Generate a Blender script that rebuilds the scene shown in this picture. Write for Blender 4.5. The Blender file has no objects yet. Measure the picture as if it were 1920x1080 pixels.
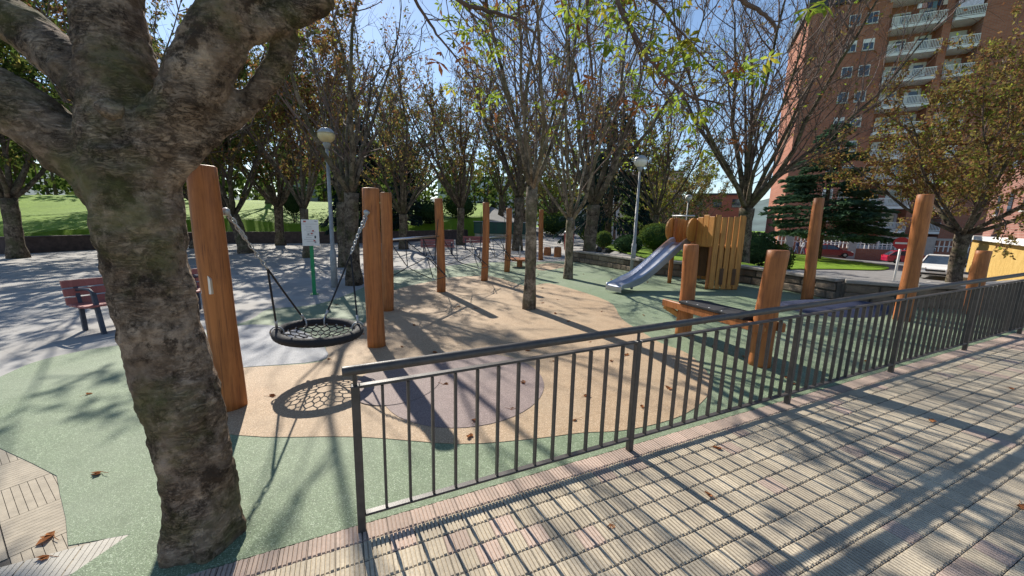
import bpy, bmesh, math, random
from mathutils import Vector, Matrix, noise
from math import sin, cos, pi, radians, sqrt
R = random.Random
SC = bpy.context.scene
COL = SC.collection

# ------------------------------------------------------------------ camera
SLOPE = 0.024                                    # the whole terrace climbs a little to the right
cam_d = bpy.data.cameras.new('camera'); cam = bpy.data.objects.new('camera', cam_d); COL.objects.link(cam)
cam_d.sensor_width = 36.0; cam_d.lens = 36.0 * 721 / 1920; cam_d.clip_end = 3000; cam_d.clip_start = 0.05
_c = Matrix(((0.9997112, -0.02403152, 0.0), (0.00410275, 0.17067421, -0.98531897), (0.02367871, 0.98503442, 0.17072351)))
cam.matrix_world = Matrix.Translation((0, 0, 1.6)) @ _c.to_4x4()
SC.camera = cam
# ------------------------------------------------------------------ sky and sun
SUN_EL = radians(37); SUN_DIR = Vector((-0.5, 0.866, 0)).normalized()   # towards the sun, on the ground
w = bpy.data.worlds.new('World'); SC.world = w; w.use_nodes = True
nt = w.node_tree; sky = nt.nodes.new('ShaderNodeTexSky'); sky.sky_type = 'NISHITA'; sky.sun_disc = False
sky.sun_elevation = SUN_EL; sky.sun_rotation = math.atan2(SUN_DIR.x, SUN_DIR.y); sky.air_density = 1.0; sky.dust_density = 0.15; sky.ozone_density = 2.0
bg = nt.nodes['Background']; bg.inputs['Strength'].default_value = 0.105
nt.links.new(sky.outputs[0], bg.inputs['Color'])
sl = bpy.data.lights.new('sun', 'SUN'); sl.energy = 5.0; sl.angle = radians(0.53); sl.color = (1.0, 0.93, 0.82)
sun = bpy.data.objects.new('sun', sl); COL.objects.link(sun)
sd = Vector((SUN_DIR.x * cos(SUN_EL), SUN_DIR.y * cos(SUN_EL), sin(SUN_EL)))
sun.rotation_euler = sd.to_track_quat('Z', 'Y').to_euler(); sun.location = sd * 60
SC.view_settings.view_transform = 'Standard'; SC.view_settings.look = 'None'
SC.view_settings.exposure = 0.6; SC.view_settings.gamma = 1.0; SC.view_settings.use_curve_mapping = False
SC.cycles.use_denoising = True; SC.cycles.max_bounces = 8; SC.cycles.transparent_max_bounces = 12

# ------------------------------------------------------------------ helpers
def zp(x, y=0): return SLOPE * x                 # height of the terrace
TILT = Matrix.Rotation(-math.atan(SLOPE), 4, 'Y')
ROOT = {}
def V(*a): return Vector(a)
class MB:
    def __init__(s): s.v = []; s.f = []; s.c = []
    def add(s, vs, fs, col=None):
        n = len(s.v); s.v += [tuple(p) for p in vs]; s.f += [tuple(i + n for i in f) for f in fs]
        s.c += [col] * len(fs)
    def box(s, c, d, m=None, col=None):
        x, y, z = d[0] / 2, d[1] / 2, d[2] / 2
        vs = [Vector((sx * x, sy * y, sz * z)) for sz in (-1, 1) for sy in (-1, 1) for sx in (-1, 1)]
        if m is not None: vs = [m @ p for p in vs]
        vs = [p + Vector(c) for p in vs]
        s.add(vs, [(0, 2, 3, 1), (4, 5, 7, 6), (0, 1, 5, 4), (2, 6, 7, 3), (1, 3, 7, 5), (0, 4, 6, 2)], col); return s
    def bar(s, a, b, w_, h_, up=(0, 0, 1)):      # a rectangular bar from a to b
        a = Vector(a); b = Vector(b); d = (b - a); L = d.length; d.normalize()
        u = Vector(up); x = d.cross(u)
        if x.length < 1e-4: x = d.cross(Vector((0, 1, 0)))
        x.normalize(); u = x.cross(d).normalized()
        m = Matrix((d, x, u)).transposed()
        return s.box((a + b) / 2, (L, w_, h_), m)
    def tube(s, pts, rad, n=6, cap=True, jit=None):
        pts = [Vector(p) for p in pts]; k = len(pts)
        if not hasattr(rad, '__len__'): rad = [rad] * k
        t = (pts[1] - pts[0]).normalized(); a = t.orthogonal().normalized(); rings = []; vs = []
        for i, p in enumerate(pts):
            t2 = (pts[min(i + 1, k - 1)] - pts[max(i - 1, 0)])
            if t2.length > 1e-9: t = t2.normalized()
            a = (a - t * a.dot(t));
            if a.length < 1e-6: a = t.orthogonal()
            a.normalize(); b = t.cross(a)
            for j in range(n):
                q = 2 * pi * j / n; r = rad[i] * (jit(i, j) if jit else 1)
                vs.append(p + (a * cos(q) + b * sin(q)) * r)
        fs = [(i * n + j, i * n + (j + 1) % n, (i + 1) * n + (j + 1) % n, (i + 1) * n + j) for i in range(k - 1) for j in range(n)]
        if cap: fs += [tuple(range(n))[::-1], tuple((k - 1) * n + j for j in range(n))]
        s.add(vs, fs); return s
    def lathe(s, prof, c=(0, 0, 0), n=20, axis=None):
        c = Vector(c); m = Vector((0, 0, 1)).rotation_difference(Vector(axis)).to_matrix() if axis else Matrix.Identity(3)
        vs = [m @ Vector((r * cos(2 * pi * j / n), r * sin(2 * pi * j / n), z)) + c for r, z in prof for j in range(n)]; k = len(prof)
        fs = [(i * n + j, i * n + (j + 1) % n, (i + 1) * n + (j + 1) % n, (i + 1) * n + j) for i in range(k - 1) for j in range(n)]
        fs += [tuple(range(n))[::-1], tuple((k - 1) * n + j for j in range(n))]
        s.add(vs, fs); return s
    def prism(s, poly, a, b):                     # polygon of 3d points, pushed from offset a to offset b
        a = Vector(a); b = Vector(b); n = len(poly); P = [Vector(p) for p in poly]
        s.add([p + a for p in P] + [p + b for p in P], [tuple(range(n))[::-1], tuple(range(n, 2 * n))] + [(i, (i + 1) % n, n + (i + 1) % n, n + i) for i in range(n)]); return s
    def mesh(s, name, mat, off=(0, 0, 0), smooth=False):
        me = bpy.data.meshes.new(name); o = Vector(off)
        me.from_pydata([(p[0] - o.x, p[1] - o.y, p[2] - o.z) for p in s.v], [], s.f); me.update()
        if mat: me.materials.append(mat)
        if any(c is not None for c in s.c):
            at = me.color_attributes.new('col', 'FLOAT_COLOR', 'CORNER'); buf = []
            for f, c in zip(s.f, s.c): buf += list((c or (1, 1, 1)) + (1.0,)) * len(f)
            at.data.foreach_set('color', buf)
        if smooth: me.polygons.foreach_set('use_smooth', [True] * len(me.polygons))
        return me
    def build(s, name, mat, parent=None, smooth=False):
        off = (0, 0, 0)
        p = parent
        while p is not None and p not in ROOT: p = p.parent
        if p is not None: off = ROOT[p]
        o = bpy.data.objects.new(name, s.mesh(name, mat, off, smooth)); COL.objects.link(o); o.parent = parent
        return o
def fixn(o):
    bm = bmesh.new(); bm.from_mesh(o.data); bmesh.ops.recalc_face_normals(bm, faces=bm.faces); bm.to_mesh(o.data); bm.free(); return o
def bevel(o, wd, seg=1):
    bm = bmesh.new(); bm.from_mesh(o.data); bmesh.ops.recalc_face_normals(bm, faces=bm.faces)
    bmesh.ops.bevel(bm, geom=[e for e in bm.edges if len(e.link_faces) == 2 and e.calc_face_angle(0) > 0.5], offset=wd, segments=seg, affect='EDGES'); bm.to_mesh(o.data); bm.free(); return o
def tag(o, label=None, cat=None, group=None, kind=None):
    if label: o['label'] = label
    if cat: o['category'] = cat
    if group: o['group'] = group
    if kind: o['kind'] = kind
    return o
def thing(name, loc, label, cat, group=None):
    o = bpy.data.objects.new(name, None); COL.objects.link(o); o.location = loc; o.empty_display_size = 0.2
    ROOT[o] = Vector(loc); return tag(o, label, cat, group)
def linked(name, me, parent, loc=(0, 0, 0), m=None):
    o = bpy.data.objects.new(name, me); COL.objects.link(o); o.parent = parent
    o.matrix_local = Matrix.Translation(loc) @ (m if m is not None else Matrix.Identity(4)); return o
def copy_tree(o, parent=None):
    c = o.copy(); COL.objects.link(c); c.parent = parent
    if o in ROOT: ROOT[c] = ROOT[o]
    for ch in list(o.children): copy_tree(ch, c)
    return c
def smooth_poly(P, n=5, closed=True):
    k = len(P); out = []
    for i in range(k if closed else k - 1):
        if closed: p0, p1, p2, p3 = P[i - 1], P[i], P[(i + 1) % k], P[(i + 2) % k]
        else: p0, p1, p2, p3 = P[max(i - 1, 0)], P[i], P[i + 1], P[min(i + 2, k - 1)]
        for j in range(n):
            t = j / n
            out.append(tuple(0.5 * (2 * b + (c - a) * t + (2 * a - 5 * b + 4 * c - d) * t * t + (3 * b - a - 3 * c + d) * t ** 3) for a, b, c, d in zip(p0, p1, p2, p3)))
    if not closed: out.append(tuple(P[-1]))
    return out
def sheet(name, poly, mat, off, zf=zp, depth=0.05, label=None):
    bm = bmesh.new(); vs = [bm.verts.new((x, y, zf(x, y) + off)) for x, y in poly]
    f = bm.faces.new(vs); f.normal_update()
    if f.normal.z < 0: f.normal_flip()
    if depth:
        lo = [bm.verts.new((v.co.x, v.co.y, v.co.z - depth)) for v in vs]; n = len(vs)
        for i in range(n): bm.faces.new((vs[i], vs[(i + 1) % n], lo[(i + 1) % n], lo[i]))
    bmesh.ops.triangulate(bm, faces=[f])
    me = bpy.data.meshes.new(name); bm.to_mesh(me); bm.free(); me.materials.append(mat)
    o = bpy.data.objects.new(name, me); COL.objects.link(o); o['kind'] = 'structure'; return o
def inside(x, y, P):
    r = False; j = len(P) - 1
    for i in range(len(P)):
        if (P[i][1] > y) != (P[j][1] > y) and x < (P[j][0] - P[i][0]) * (y - P[i][1]) / (P[j][1] - P[i][1]) + P[i][0]: r = not r
        j = i
    return r
def dist_poly(x, y, P):
    best = 1e9
    for i in range(len(P)):
        ax, ay = P[i - 1]; bx, by = P[i]; dx, dy = bx - ax, by - ay
        t = max(0, min(1, ((x - ax) * dx + (y - ay) * dy) / (dx * dx + dy * dy + 1e-9)))
        best = min(best, math.hypot(x - ax - t * dx, y - ay - t * dy))
    return best
def remesh(mb, voxel, smooth_it=4):
    o = mb.build('tmp', None); m = o.modifiers.new('r', 'REMESH'); m.mode = 'VOXEL'; m.voxel_size = voxel
    if smooth_it:
        q = o.modifiers.new('s', 'SMOOTH'); q.iterations = smooth_it; q.factor = 0.5
    dg = bpy.context.evaluated_depsgraph_get(); me = bpy.data.meshes.new_from_object(o.evaluated_get(dg))
    bpy.data.objects.remove(o); me.polygons.foreach_set('use_smooth', [True] * len(me.polygons)); return me

# ------------------------------------------------------------------ materials
def lin(c): return tuple(((v / 255) / 12.92 if v / 255 <= 0.04045 else ((v / 255 + 0.055) / 1.055) ** 2.4) for v in c)
class NT:
    def __init__(s, name):
        s.m = bpy.data.materials.new(name); s.m.use_nodes = True; s.t = s.m.node_tree; s.b = s.t.nodes['Principled BSDF']
        s.pos = s.n('ShaderNodeNewGeometry').outputs['Position']
    def n(s, t, **k):
        x = s.t.nodes.new(t)
        for a, b in k.items(): setattr(x, a, b)
        return x
    def l(s, a, b): s.t.links.new(a, b)
    def map(s, src, sc=(1, 1, 1), rot=(0, 0, 0), loc=(0, 0, 0)):
        x = s.n('ShaderNodeMapping'); x.inputs['Scale'].default_value = sc; x.inputs['Rotation'].default_value = rot; x.inputs['Location'].default_value = loc
        s.l(src, x.inputs[0]); return x.outputs[0]
    def noise(s, scale, det=4, rough=0.6, src=None, dist=0):
        x = s.n('ShaderNodeTexNoise'); x.inputs['Scale'].default_value = scale; x.inputs['Detail'].default_value = det; x.inputs['Roughness'].default_value = rough
        x.inputs['Distortion'].default_value = dist; s.l(src or s.pos, x.inputs['Vector']); return x.outputs['Fac']
    def vor(s, scale, src=None, feat='F1'):
        x = s.n('ShaderNodeTexVoronoi'); x.feature = feat; x.inputs['Scale'].default_value = scale; s.l(src or s.pos, x.inputs['Vector']); return x
    def ramp(s, fac, stops):
        x = s.n('ShaderNodeValToRGB'); e = x.color_ramp.elements
        while len(e) < len(stops): e.new(0.5)
        for i, (p, c) in enumerate(stops): e[i].position = p; e[i].color = (*c, 1) if len(c) == 3 else c
        s.l(fac, x.inputs[0]); return x.outputs[0]
    def mix(s, fac, a, b, mode='MIX'):
        x = s.n('ShaderNodeMix', data_type='RGBA', blend_type=mode)
        for v, i in ((fac, 0), (a, 6), (b, 7)):
            if isinstance(v, (int, float)): x.inputs[i].default_value = v
            elif isinstance(v, tuple): x.inputs[i].default_value = (*v, 1)
            else: s.l(v, x.inputs[i])
        return x.outputs[2]
    def col(s, c):
        if isinstance(c, tuple): s.b.inputs['Base Color'].default_value = (*c, 1)
        else: s.l(c, s.b.inputs['Base Color'])
    def bump(s, h, st=0.3, d=0.01):
        x = s.n('ShaderNodeBump'); x.inputs['Strength'].default_value = st; x.inputs['Distance'].default_value = d; s.l(h, x.inputs['Height']); s.l(x.outputs[0], s.b.inputs['Normal'])
    def fin(s, rough=0.8, metal=0, spec=None):
        s.b.inputs['Roughness'].default_value = rough; s.b.inputs['Metallic'].default_value = metal
        if spec is not None: s.b.inputs['Specular IOR Level'].default_value = spec
        return s.m
def simple(name, c, rough=0.6, metal=0, var=0.25, scale=6, bump=0.0, spec=None):
    t = NT(name); c1 = tuple(v * (1 - var) for v in c); c2 = tuple(min(1, v * (1 + var)) for v in c)
    f = t.noise(scale, 5); t.col(t.ramp(f, [(0.3, c1), (0.7, c2)]))
    if bump: t.bump(t.noise(scale * 8, 4), bump, 0.01)
    return t.fin(rough, metal, spec)
def rubber(name, c, spk, dirt):
    t = NT(name); g = t.vor(230).outputs['Color']
    sep = t.n('ShaderNodeSeparateColor'); t.l(g, sep.inputs[0])
    gr = t.ramp(sep.outputs[0], [(0.0, tuple(v * 0.62 for v in c)), (0.45, c), (0.8, tuple(min(1, v * 1.25) for v in c)), (1.0, spk)])
    big = t.noise(0.9, 6, 0.65); a = t.mix(t.ramp(big, [(0.38, (0, 0, 0)), (0.72, (0.55, 0.55, 0.55))]), gr, dirt)
    st = t.noise(5.5, 6, 0.7); a = t.mix(t.ramp(st, [(0.5, (0, 0, 0)), (0.75, (0.4, 0.4, 0.4))]), a, tuple(v * 0.55 for v in c))
    t.col(a); t.bump(t.vor(230).outputs['Distance'], 0.35, 0.003); return t.fin(0.72, spec=0.35)
M = {}
M['green'] = rubber('green_rubber', (0.138, 0.192, 0.108), (0.40, 0.47, 0.34), (0.24, 0.275, 0.20))
M['tan'] = rubber('tan_rubber', (0.36, 0.245, 0.145), (0.66, 0.53, 0.38), (0.38, 0.295, 0.20))
M['brown'] = rubber('brown_rubber', (0.20, 0.145, 0.135), (0.40, 0.32, 0.3), (0.26, 0.21, 0.19))
M['greyrub'] = rubber('grey_rubber', (0.25, 0.26, 0.28), (0.45, 0.46, 0.48), (0.36, 0.36, 0.36))
M['navy'] = rubber('navy_rubber', (0.012, 0.02, 0.055), (0.03, 0.04, 0.10), (0.03, 0.035, 0.065))
def _plaza():
    t = NT('plaza_paving'); m = t.map(t.pos, rot=(0, 0, 0.42))
    b = t.n('ShaderNodeTexBrick'); b.inputs['Scale'].default_value = 1.0; b.inputs['Brick Width'].default_value = 0.4; b.inputs['Row Height'].default_value = 0.4; b.inputs['Mortar Size'].default_value = 0.006
    b.offset = 0; b.inputs['Color1'].default_value = (0.33, 0.32, 0.305, 1); b.inputs['Color2'].default_value = (0.39, 0.38, 0.36, 1); b.inputs['Mortar'].default_value = (0.28, 0.27, 0.255, 1); t.l(m, b.inputs[0])
    a = t.mix(t.ramp(t.noise(0.7, 7, 0.7), [(0.4, (0, 0, 0)), (0.75, (0.6, 0.6, 0.6))]), b.outputs[0], (0.26, 0.24, 0.21))
    a = t.mix(t.ramp(t.noise(60, 3), [(0.4, (0, 0, 0)), (0.7, (0.35, 0.35, 0.35))]), a, (0.3, 0.29, 0.28)); t.col(a); t.bump(t.noise(120, 3), 0.2, 0.004); return t.fin(0.85, spec=0.25)
M['plaza'] = _plaza()
def _tile(attr):
    t = NT('ribbed_tile_' + attr)
    if attr == 'object': c = t.n('ShaderNodeObjectInfo').outputs['Color']
    else: c = t.n('ShaderNodeVertexColor', layer_name='col').outputs[0]
    a = t.mix(t.ramp(t.noise(3.2, 7, 0.7), [(0.42, (0, 0, 0)), (0.7, (0.55, 0.55, 0.55))]), c, (0.22, 0.19, 0.155))
    a = t.mix(t.ramp(t.noise(70, 5, 0.7), [(0.4, (0.0, 0.0, 0.0)), (0.75, (0.6, 0.6, 0.6))]), a, (0.26, 0.225, 0.19))
    nz = t.n('ShaderNodeNewGeometry'); t.col(a); t.bump(t.noise(260, 3), 0.3, 0.003); return t.fin(0.85, spec=0.25)
M['tile_o'] = _tile('object'); M['tile_v'] = _tile('attribute')
M['grout'] = simple('tile_grout', (0.09, 0.08, 0.068), 0.95, var=0.4, scale=9)
M['slab'] = simple('beige_slab', (0.36, 0.31, 0.235), 0.85, var=0.16, scale=14, bump=0.2)
M['slabw'] = simple('pale_slab', (0.46, 0.43, 0.37), 0.85, var=0.12, scale=14, bump=0.2)
def _wood(name, c1, c2, dark):
    t = NT(name); m = t.map(t.pos, sc=(14, 14, 0.9)); f = t.noise(1.6, 7, 0.62, m, 1.2)
    a = t.ramp(f, [(0.28, c1), (0.55, c2), (0.78, tuple(min(1, v * 1.25) for v in c2))])
    m2 = t.map(t.pos, sc=(40, 40, 1.1)); k = t.noise(2.2, 4, 0.7, m2, 0.6); a = t.mix(t.ramp(k, [(0.56, (0, 0, 0)), (0.66, (0.75, 0.75, 0.75))]), a, dark)
    a = t.mix(t.ramp(t.noise(2.3, 5), [(0.45, (0, 0, 0)), (0.8, (0.5, 0.5, 0.5))]), a, dark); t.col(a); t.bump(f, 0.35, 0.006); return t.fin(0.55, spec=0.4)
M['log'] = _wood('robinia_log', (0.22, 0.068, 0.018), (0.42, 0.15, 0.042), (0.13, 0.042, 0.016))
M['plank'] = _wood('larch_plank', (0.33, 0.14, 0.030), (0.52, 0.235, 0.055), (0.16, 0.07, 0.02))
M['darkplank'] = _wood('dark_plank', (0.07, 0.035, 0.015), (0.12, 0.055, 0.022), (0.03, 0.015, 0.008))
M['redslat'] = _wood('red_slat', (0.28, 0.085, 0.075), (0.36, 0.12, 0.10), (0.18, 0.06, 0.055))
M['endgrain'] = simple('log_end', (0.34, 0.19, 0.10), 0.8, var=0.3, scale=30)
M['rail'] = simple('railing_paint', (0.062, 0.054, 0.05), 0.45, 0.0, 0.25, 22, 0.12, 0.45)
M['steel'] = simple('stainless_steel', (0.62, 0.63, 0.66), 0.32, 1.0, 0.08, 12)
M['slide'] = simple('slide_steel', (0.50, 0.52, 0.58), 0.3, 0.85, 0.1, 9)
M['galv'] = simple('galvanised', (0.42, 0.43, 0.43), 0.5, 0.55, 0.15, 20)
M['lamppole'] = simple('grey_pole_paint', (0.30, 0.31, 0.31), 0.55, 0.1, 0.2, 8)
M['darkmetal'] = simple('dark_blue_iron', (0.045, 0.052, 0.075), 0.5, 0.2, 0.3, 20)
M['rope'] = simple('black_rope', (0.014, 0.014, 0.018), 0.75, 0, 0.4, 120, 0.5)
M['rubberpad'] = simple('black_rubber', (0.012, 0.013, 0.018), 0.85, 0, 0.3, 30)
M['white'] = simple('white_paint', (0.78, 0.77, 0.74), 0.5, 0, 0.05, 5)
M['board'] = simple('white_board', (0.74, 0.71, 0.69), 0.45, 0, 0.07, 5)
M['print'] = simple('grey_print', (0.30, 0.28, 0.29), 0.6, 0, 0.3, 40)
M['redprint'] = simple('red_print', (0.42, 0.07, 0.06), 0.6, 0, 0.2, 30)
M['signgreen'] = simple('green_post_paint', (0.0, 0.22, 0.075), 0.45, 0, 0.15, 12)
M['red'] = simple('sign_red', (0.50, 0.016, 0.02), 0.4, 0, 0.06, 6)
M['glass'] = simple('window_glass', (0.035, 0.05, 0.07), 0.06, 0, 0.4, 2, 0, 0.8)
M['globe'] = simple('lamp_globe', (0.72, 0.72, 0.68), 0.25, 0, 0.05, 5)
M['globey'] = simple('yellowed_globe', (0.66, 0.52, 0.28), 0.3, 0, 0.1, 5)
M['tyre'] = simple('tyre', (0.018, 0.018, 0.018), 0.8, 0, 0.2, 20)
def bark(name, c1, c2, c3, moss, sx=9, sz=4, lich=True, crack=0.5):
    t = NT(name); m = t.map(t.pos, sc=(sx, sx, sz)); f = t.noise(1.5, 10, 0.72, m, 0.7)
    a = t.ramp(f, [(0.26, c1), (0.5, c2), (0.74, c3)])
    ridge = t.noise(1.0, 8, 0.75, t.map(t.pos, sc=(sx * 1.4, sx * 1.4, sz * 3.2)), 1.6)          # thin cross cracks
    crk = t.ramp(ridge, [(0.44, (0, 0, 0)), (0.485, (1, 1, 1)), (0.53, (0, 0, 0))])
    where = t.ramp(t.noise(sx * 0.35, 4), [(0.42, (0, 0, 0)), (0.62, (crack, crack, crack))])
    ck = t.mix(1.0, crk, where, 'MULTIPLY'); a = t.mix(ck, a, tuple(v * 0.3 for v in c1))
    if lich:
        a = t.mix(t.ramp(t.noise(4.2, 9, 0.78), [(0.48, (0, 0, 0)), (0.58, (0.8, 0.8, 0.8))]), a, tuple(min(1, v * 1.4) for v in c3))
        a = t.mix(t.ramp(t.noise(5.5, 8, 0.78, t.map(t.pos, loc=(4, 1, 8))), [(0.52, (0, 0, 0)), (0.60, (0.9, 0.9, 0.9))]), a, tuple(v * 0.35 for v in c1))
        a = t.mix(t.ramp(t.noise(24, 6, 0.7), [(0.35, (0, 0, 0)), (0.75, (0.55, 0.55, 0.55))]), a, tuple(v * 0.6 for v in c1))
    if moss: a = t.mix(t.ramp(t.noise(2.4, 7, 0.7, t.map(t.pos, loc=(7, 3, 2))), [(0.48, (0, 0, 0)), (0.64, (0.65, 0.65, 0.65))]), a, moss)
    t.col(a); h = t.mix(1.0, t.mix(0.6, f, ridge), t.mix(0.6, (0, 0, 0), ck), 'SUBTRACT'); t.bump(h, 0.75, 0.03); return t.fin(0.92, spec=0.15)
M['bark'] = bark('old_bark', (0.11, 0.074, 0.052), (0.25, 0.175, 0.122), (0.37, 0.275, 0.20), (0.12, 0.12, 0.04), 8, 10, True, 0.9)
M['bark2'] = bark('tree_bark', (0.06, 0.046, 0.035), (0.125, 0.095, 0.072), (0.22, 0.175, 0.13), (0.085, 0.09, 0.04), 14, 5)
M['bark3'] = bark('pale_bark', (0.10, 0.078, 0.056), (0.22, 0.17, 0.12), (0.34, 0.27, 0.20), (0.11, 0.11, 0.05), 14, 6)
M['twig'] = simple('twig_bark', (0.125, 0.08, 0.065), 0.85, 0, 0.4, 3)
def leaf(name, stops, tr=0.5, scale=1.3):
    m = bpy.data.materials.new(name); m.use_nodes = True; t = NT.__new__(NT); t.m = m; t.t = m.node_tree; t.b = t.t.nodes['Principled BSDF']; t.pos = t.n('ShaderNodeNewGeometry').outputs['Position']
    c = t.ramp(t.noise(scale, 6, 0.8), stops); isl = t.n('ShaderNodeNewGeometry').outputs['Random Per Island']
    c = t.mix(0.6, c, t.ramp(isl, [(0, (0.45, 0.45, 0.45)), (1, (1.5, 1.5, 1.5))]), 'MULTIPLY')
    d = t.n('ShaderNodeBsdfDiffuse'); q = t.n('ShaderNodeBsdfTranslucent'); g = t.n('ShaderNodeMixShader'); g.inputs[0].default_value = tr
    t.l(c, d.inputs[0]); t.l(c, q.inputs[0]); t.l(d.outputs[0], g.inputs[1]); t.l(q.outputs[0], g.inputs[2])
    t.l(g.outputs[0], t.t.nodes['Material Output'].inputs[0]); t.t.nodes.remove(t.b); return m
M['lf_autumn'] = leaf('autumn_leaf', [(0.30, (0.15, 0.055, 0.03)), (0.47, (0.20, 0.095, 0.045)), (0.62, (0.22, 0.155, 0.055)), (0.74, (0.19, 0.21, 0.055))])
M['lf_yellow'] = leaf('yellowing_leaf', [(0.30, (0.19, 0.10, 0.04)), (0.42, (0.27, 0.185, 0.06)), (0.58, (0.25, 0.235, 0.065)), (0.72, (0.15, 0.18, 0.05))])
M['lf_lime'] = leaf('lime_leaf', [(0.30, (0.32, 0.13, 0.03)), (0.40, (0.36, 0.30, 0.04)), (0.50, (0.27, 0.36, 0.05)), (0.72, (0.18, 0.30, 0.05))], 0.6, 2.5)
M['lf_green'] = leaf('green_leaf', [(0.30, (0.045, 0.075, 0.02)), (0.50, (0.08, 0.125, 0.03)), (0.70, (0.16, 0.17, 0.04))], 0.45)
M['lf_dark'] = leaf('evergreen_leaf', [(0.30, (0.022, 0.045, 0.022)), (0.55, (0.045, 0.085, 0.035)), (0.72, (0.08, 0.12, 0.04))], 0.25, 2)
M['needle'] = leaf('conifer_needle', [(0.30, (0.035, 0.07, 0.042)), (0.55, (0.075, 0.135, 0.075)), (0.72, (0.13, 0.19, 0.10))], 0.25, 1.5)
M['needled'] = leaf('dark_needle', [(0.30, (0.014, 0.026, 0.026)), (0.55, (0.028, 0.05, 0.045)), (0.72, (0.045, 0.075, 0.06))], 0.2, 1.5)
M['dryleaf'] = leaf('dry_leaf', [(0.30, (0.17, 0.06, 0.025)), (0.5, (0.28, 0.115, 0.05)), (0.7, (0.36, 0.19, 0.09))], 0.2, 9)
def _grass():
    t = NT('lawn_grass'); a = t.ramp(t.noise(0.6, 8, 0.75), [(0.3, (0.13, 0.22, 0.016)), (0.55, (0.20, 0.33, 0.022)), (0.75, (0.28, 0.39, 0.035))])
    a = t.mix(t.ramp(t.noise(25, 4), [(0.35, (0, 0, 0)), (0.7, (0.6, 0.6, 0.6))]), a, (0.11, 0.20, 0.015)); t.col(a); t.bump(t.noise(40, 4), 0.9, 0.05); return t.fin(0.8, spec=0.2)
M['grass'] = _grass()
M['asphalt'] = simple('pale_asphalt', (0.20, 0.195, 0.19), 0.9, 0, 0.2, 2.5, 0.3)
def _stone():
    t = NT('wall_stone'); r = t.n('ShaderNodeObjectInfo').outputs['Random']
    a = t.ramp(r, [(0, (0.16, 0.12, 0.085)), (0.5, (0.25, 0.195, 0.14)), (1, (0.33, 0.265, 0.20))]); a = t.mix(t.ramp(t.noise(9, 7, 0.7), [(0.4, (0, 0, 0)), (0.7, (0.7, 0.7, 0.7))]), a, (0.10, 0.085, 0.07))
    t.col(a); t.bump(t.noise(18, 7, 0.7), 0.8, 0.03); return t.fin(0.9, spec=0.2)
M['stone'] = _stone()
M['mortar'] = simple('wall_mortar', (0.10, 0.088, 0.072), 0.95, 0, 0.3, 12, 0.4)
M['coping'] = simple('stone_coping', (0.30, 0.275, 0.24), 0.9, 0, 0.25, 8, 0.4)
M['darkwall'] = simple('dark_brick_wall', (0.085, 0.06, 0.055), 0.9, 0, 0.35, 5, 0.5)
def _brick(name, c1, c2, sc, rz):
    t = NT(name); m = t.map(t.pos, rot=(0, 0, rz)); q = t.n('ShaderNodeSeparateXYZ'); t.l(m, q.inputs[0]); cb = t.n('ShaderNodeCombineXYZ'); t.l(q.outputs[0], cb.inputs[0]); t.l(q.outputs[2], cb.inputs[1])
    b = t.n('ShaderNodeTexBrick'); b.inputs['Scale'].default_value = sc; b.inputs['Color1'].default_value = (*c1, 1); b.inputs['Color2'].default_value = (*c2, 1); b.inputs['Mortar'].default_value = (0.30, 0.22, 0.18, 1)
    b.inputs['Brick Width'].default_value = 0.5; b.inputs['Row Height'].default_value = 0.16; b.inputs['Mortar Size'].default_value = 0.018; t.l(cb.outputs[0], b.inputs[0])
    a = t.mix(t.ramp(t.noise(0.5, 6), [(0.35, (0, 0, 0)), (0.75, (0.5, 0.5, 0.5))]), b.outputs[0], tuple(v * 0.65 for v in c1)); t.col(a); t.bump(b.outputs['Fac'], -0.3, 0.01); return t.fin(0.9, spec=0.2)
M['brick'] = _brick('red_brick', (0.34, 0.125, 0.075), (0.42, 0.165, 0.10), 1.0, 0.44)
M['brick2'] = _brick('dark_red_brick', (0.24, 0.105, 0.085), (0.30, 0.135, 0.105), 1.0, -0.78)
def _stucco():
    t = NT('yellow_stucco'); a = t.ramp(t.noise(2.5, 8, 0.75), [(0.35, (0.42, 0.27, 0.08)), (0.65, (0.58, 0.40, 0.14))]); t.col(a); t.bump(t.noise(7, 8, 0.7), 1.0, 0.08); return t.fin(0.9, spec=0.2)
M['stucco'] = _stucco()
M['concrete'] = simple('concrete', (0.40, 0.385, 0.36), 0.9, 0, 0.15, 3, 0.2)
M['roofdark'] = simple('dark_roof', (0.03, 0.04, 0.06), 0.7, 0, 0.2, 2)
M['shadeblind'] = simple('white_blind', (0.62, 0.63, 0.64), 0.6, 0, 0.06, 4)
# ------------------------------------------------------------------ the setting: ground
RA = math.atan2(3.58, 8.02)                                   # direction of the railing and of the walkway
E_ = V(cos(RA), sin(RA), 0); N_ = V(sin(RA), -cos(RA), 0); O_ = V(-0.77, 1.80, 0)
def wk(s, n, z=0.0):
    p = O_ + E_ * s + N_ * n; return V(p.x, p.y, zp(p.x) + z)
WALL_R = [(2.6, 15.5), (3.5, 13.5), (4.1, 11.9), (6.2, 10.1), (6.5, 9.0), (6.75, 7.75), (7.5, 7.2), (8.7, 7.0), (12, 8), (20, 11.5)]
WALL_L = [(-45, 12), (-25, 19.5), (-22.5, 28.5), (-10, 29.3), (-4.5, 36.5)]
TERRACE = [(-45, -12), (20, -12)] + WALL_R[::-1] + [(4.2, 20), (9, 39), (-3, 39)] + WALL_L[::-1]
def zRc(x, y=0):                                  # the park falls away to the right of the terrace
    for (a, za), (b, zb) in zip(ZK, ZK[1:]):
        if x <= b: return za + (zb - za) * max(0, (x - a)) / (b - a)
    return ZK[-1][1]
ZK = [(5, 0.3), (10, 0.05), (17, -1.4), (33, -1.4), (44, -2.05), (90, -2.1)]
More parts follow.
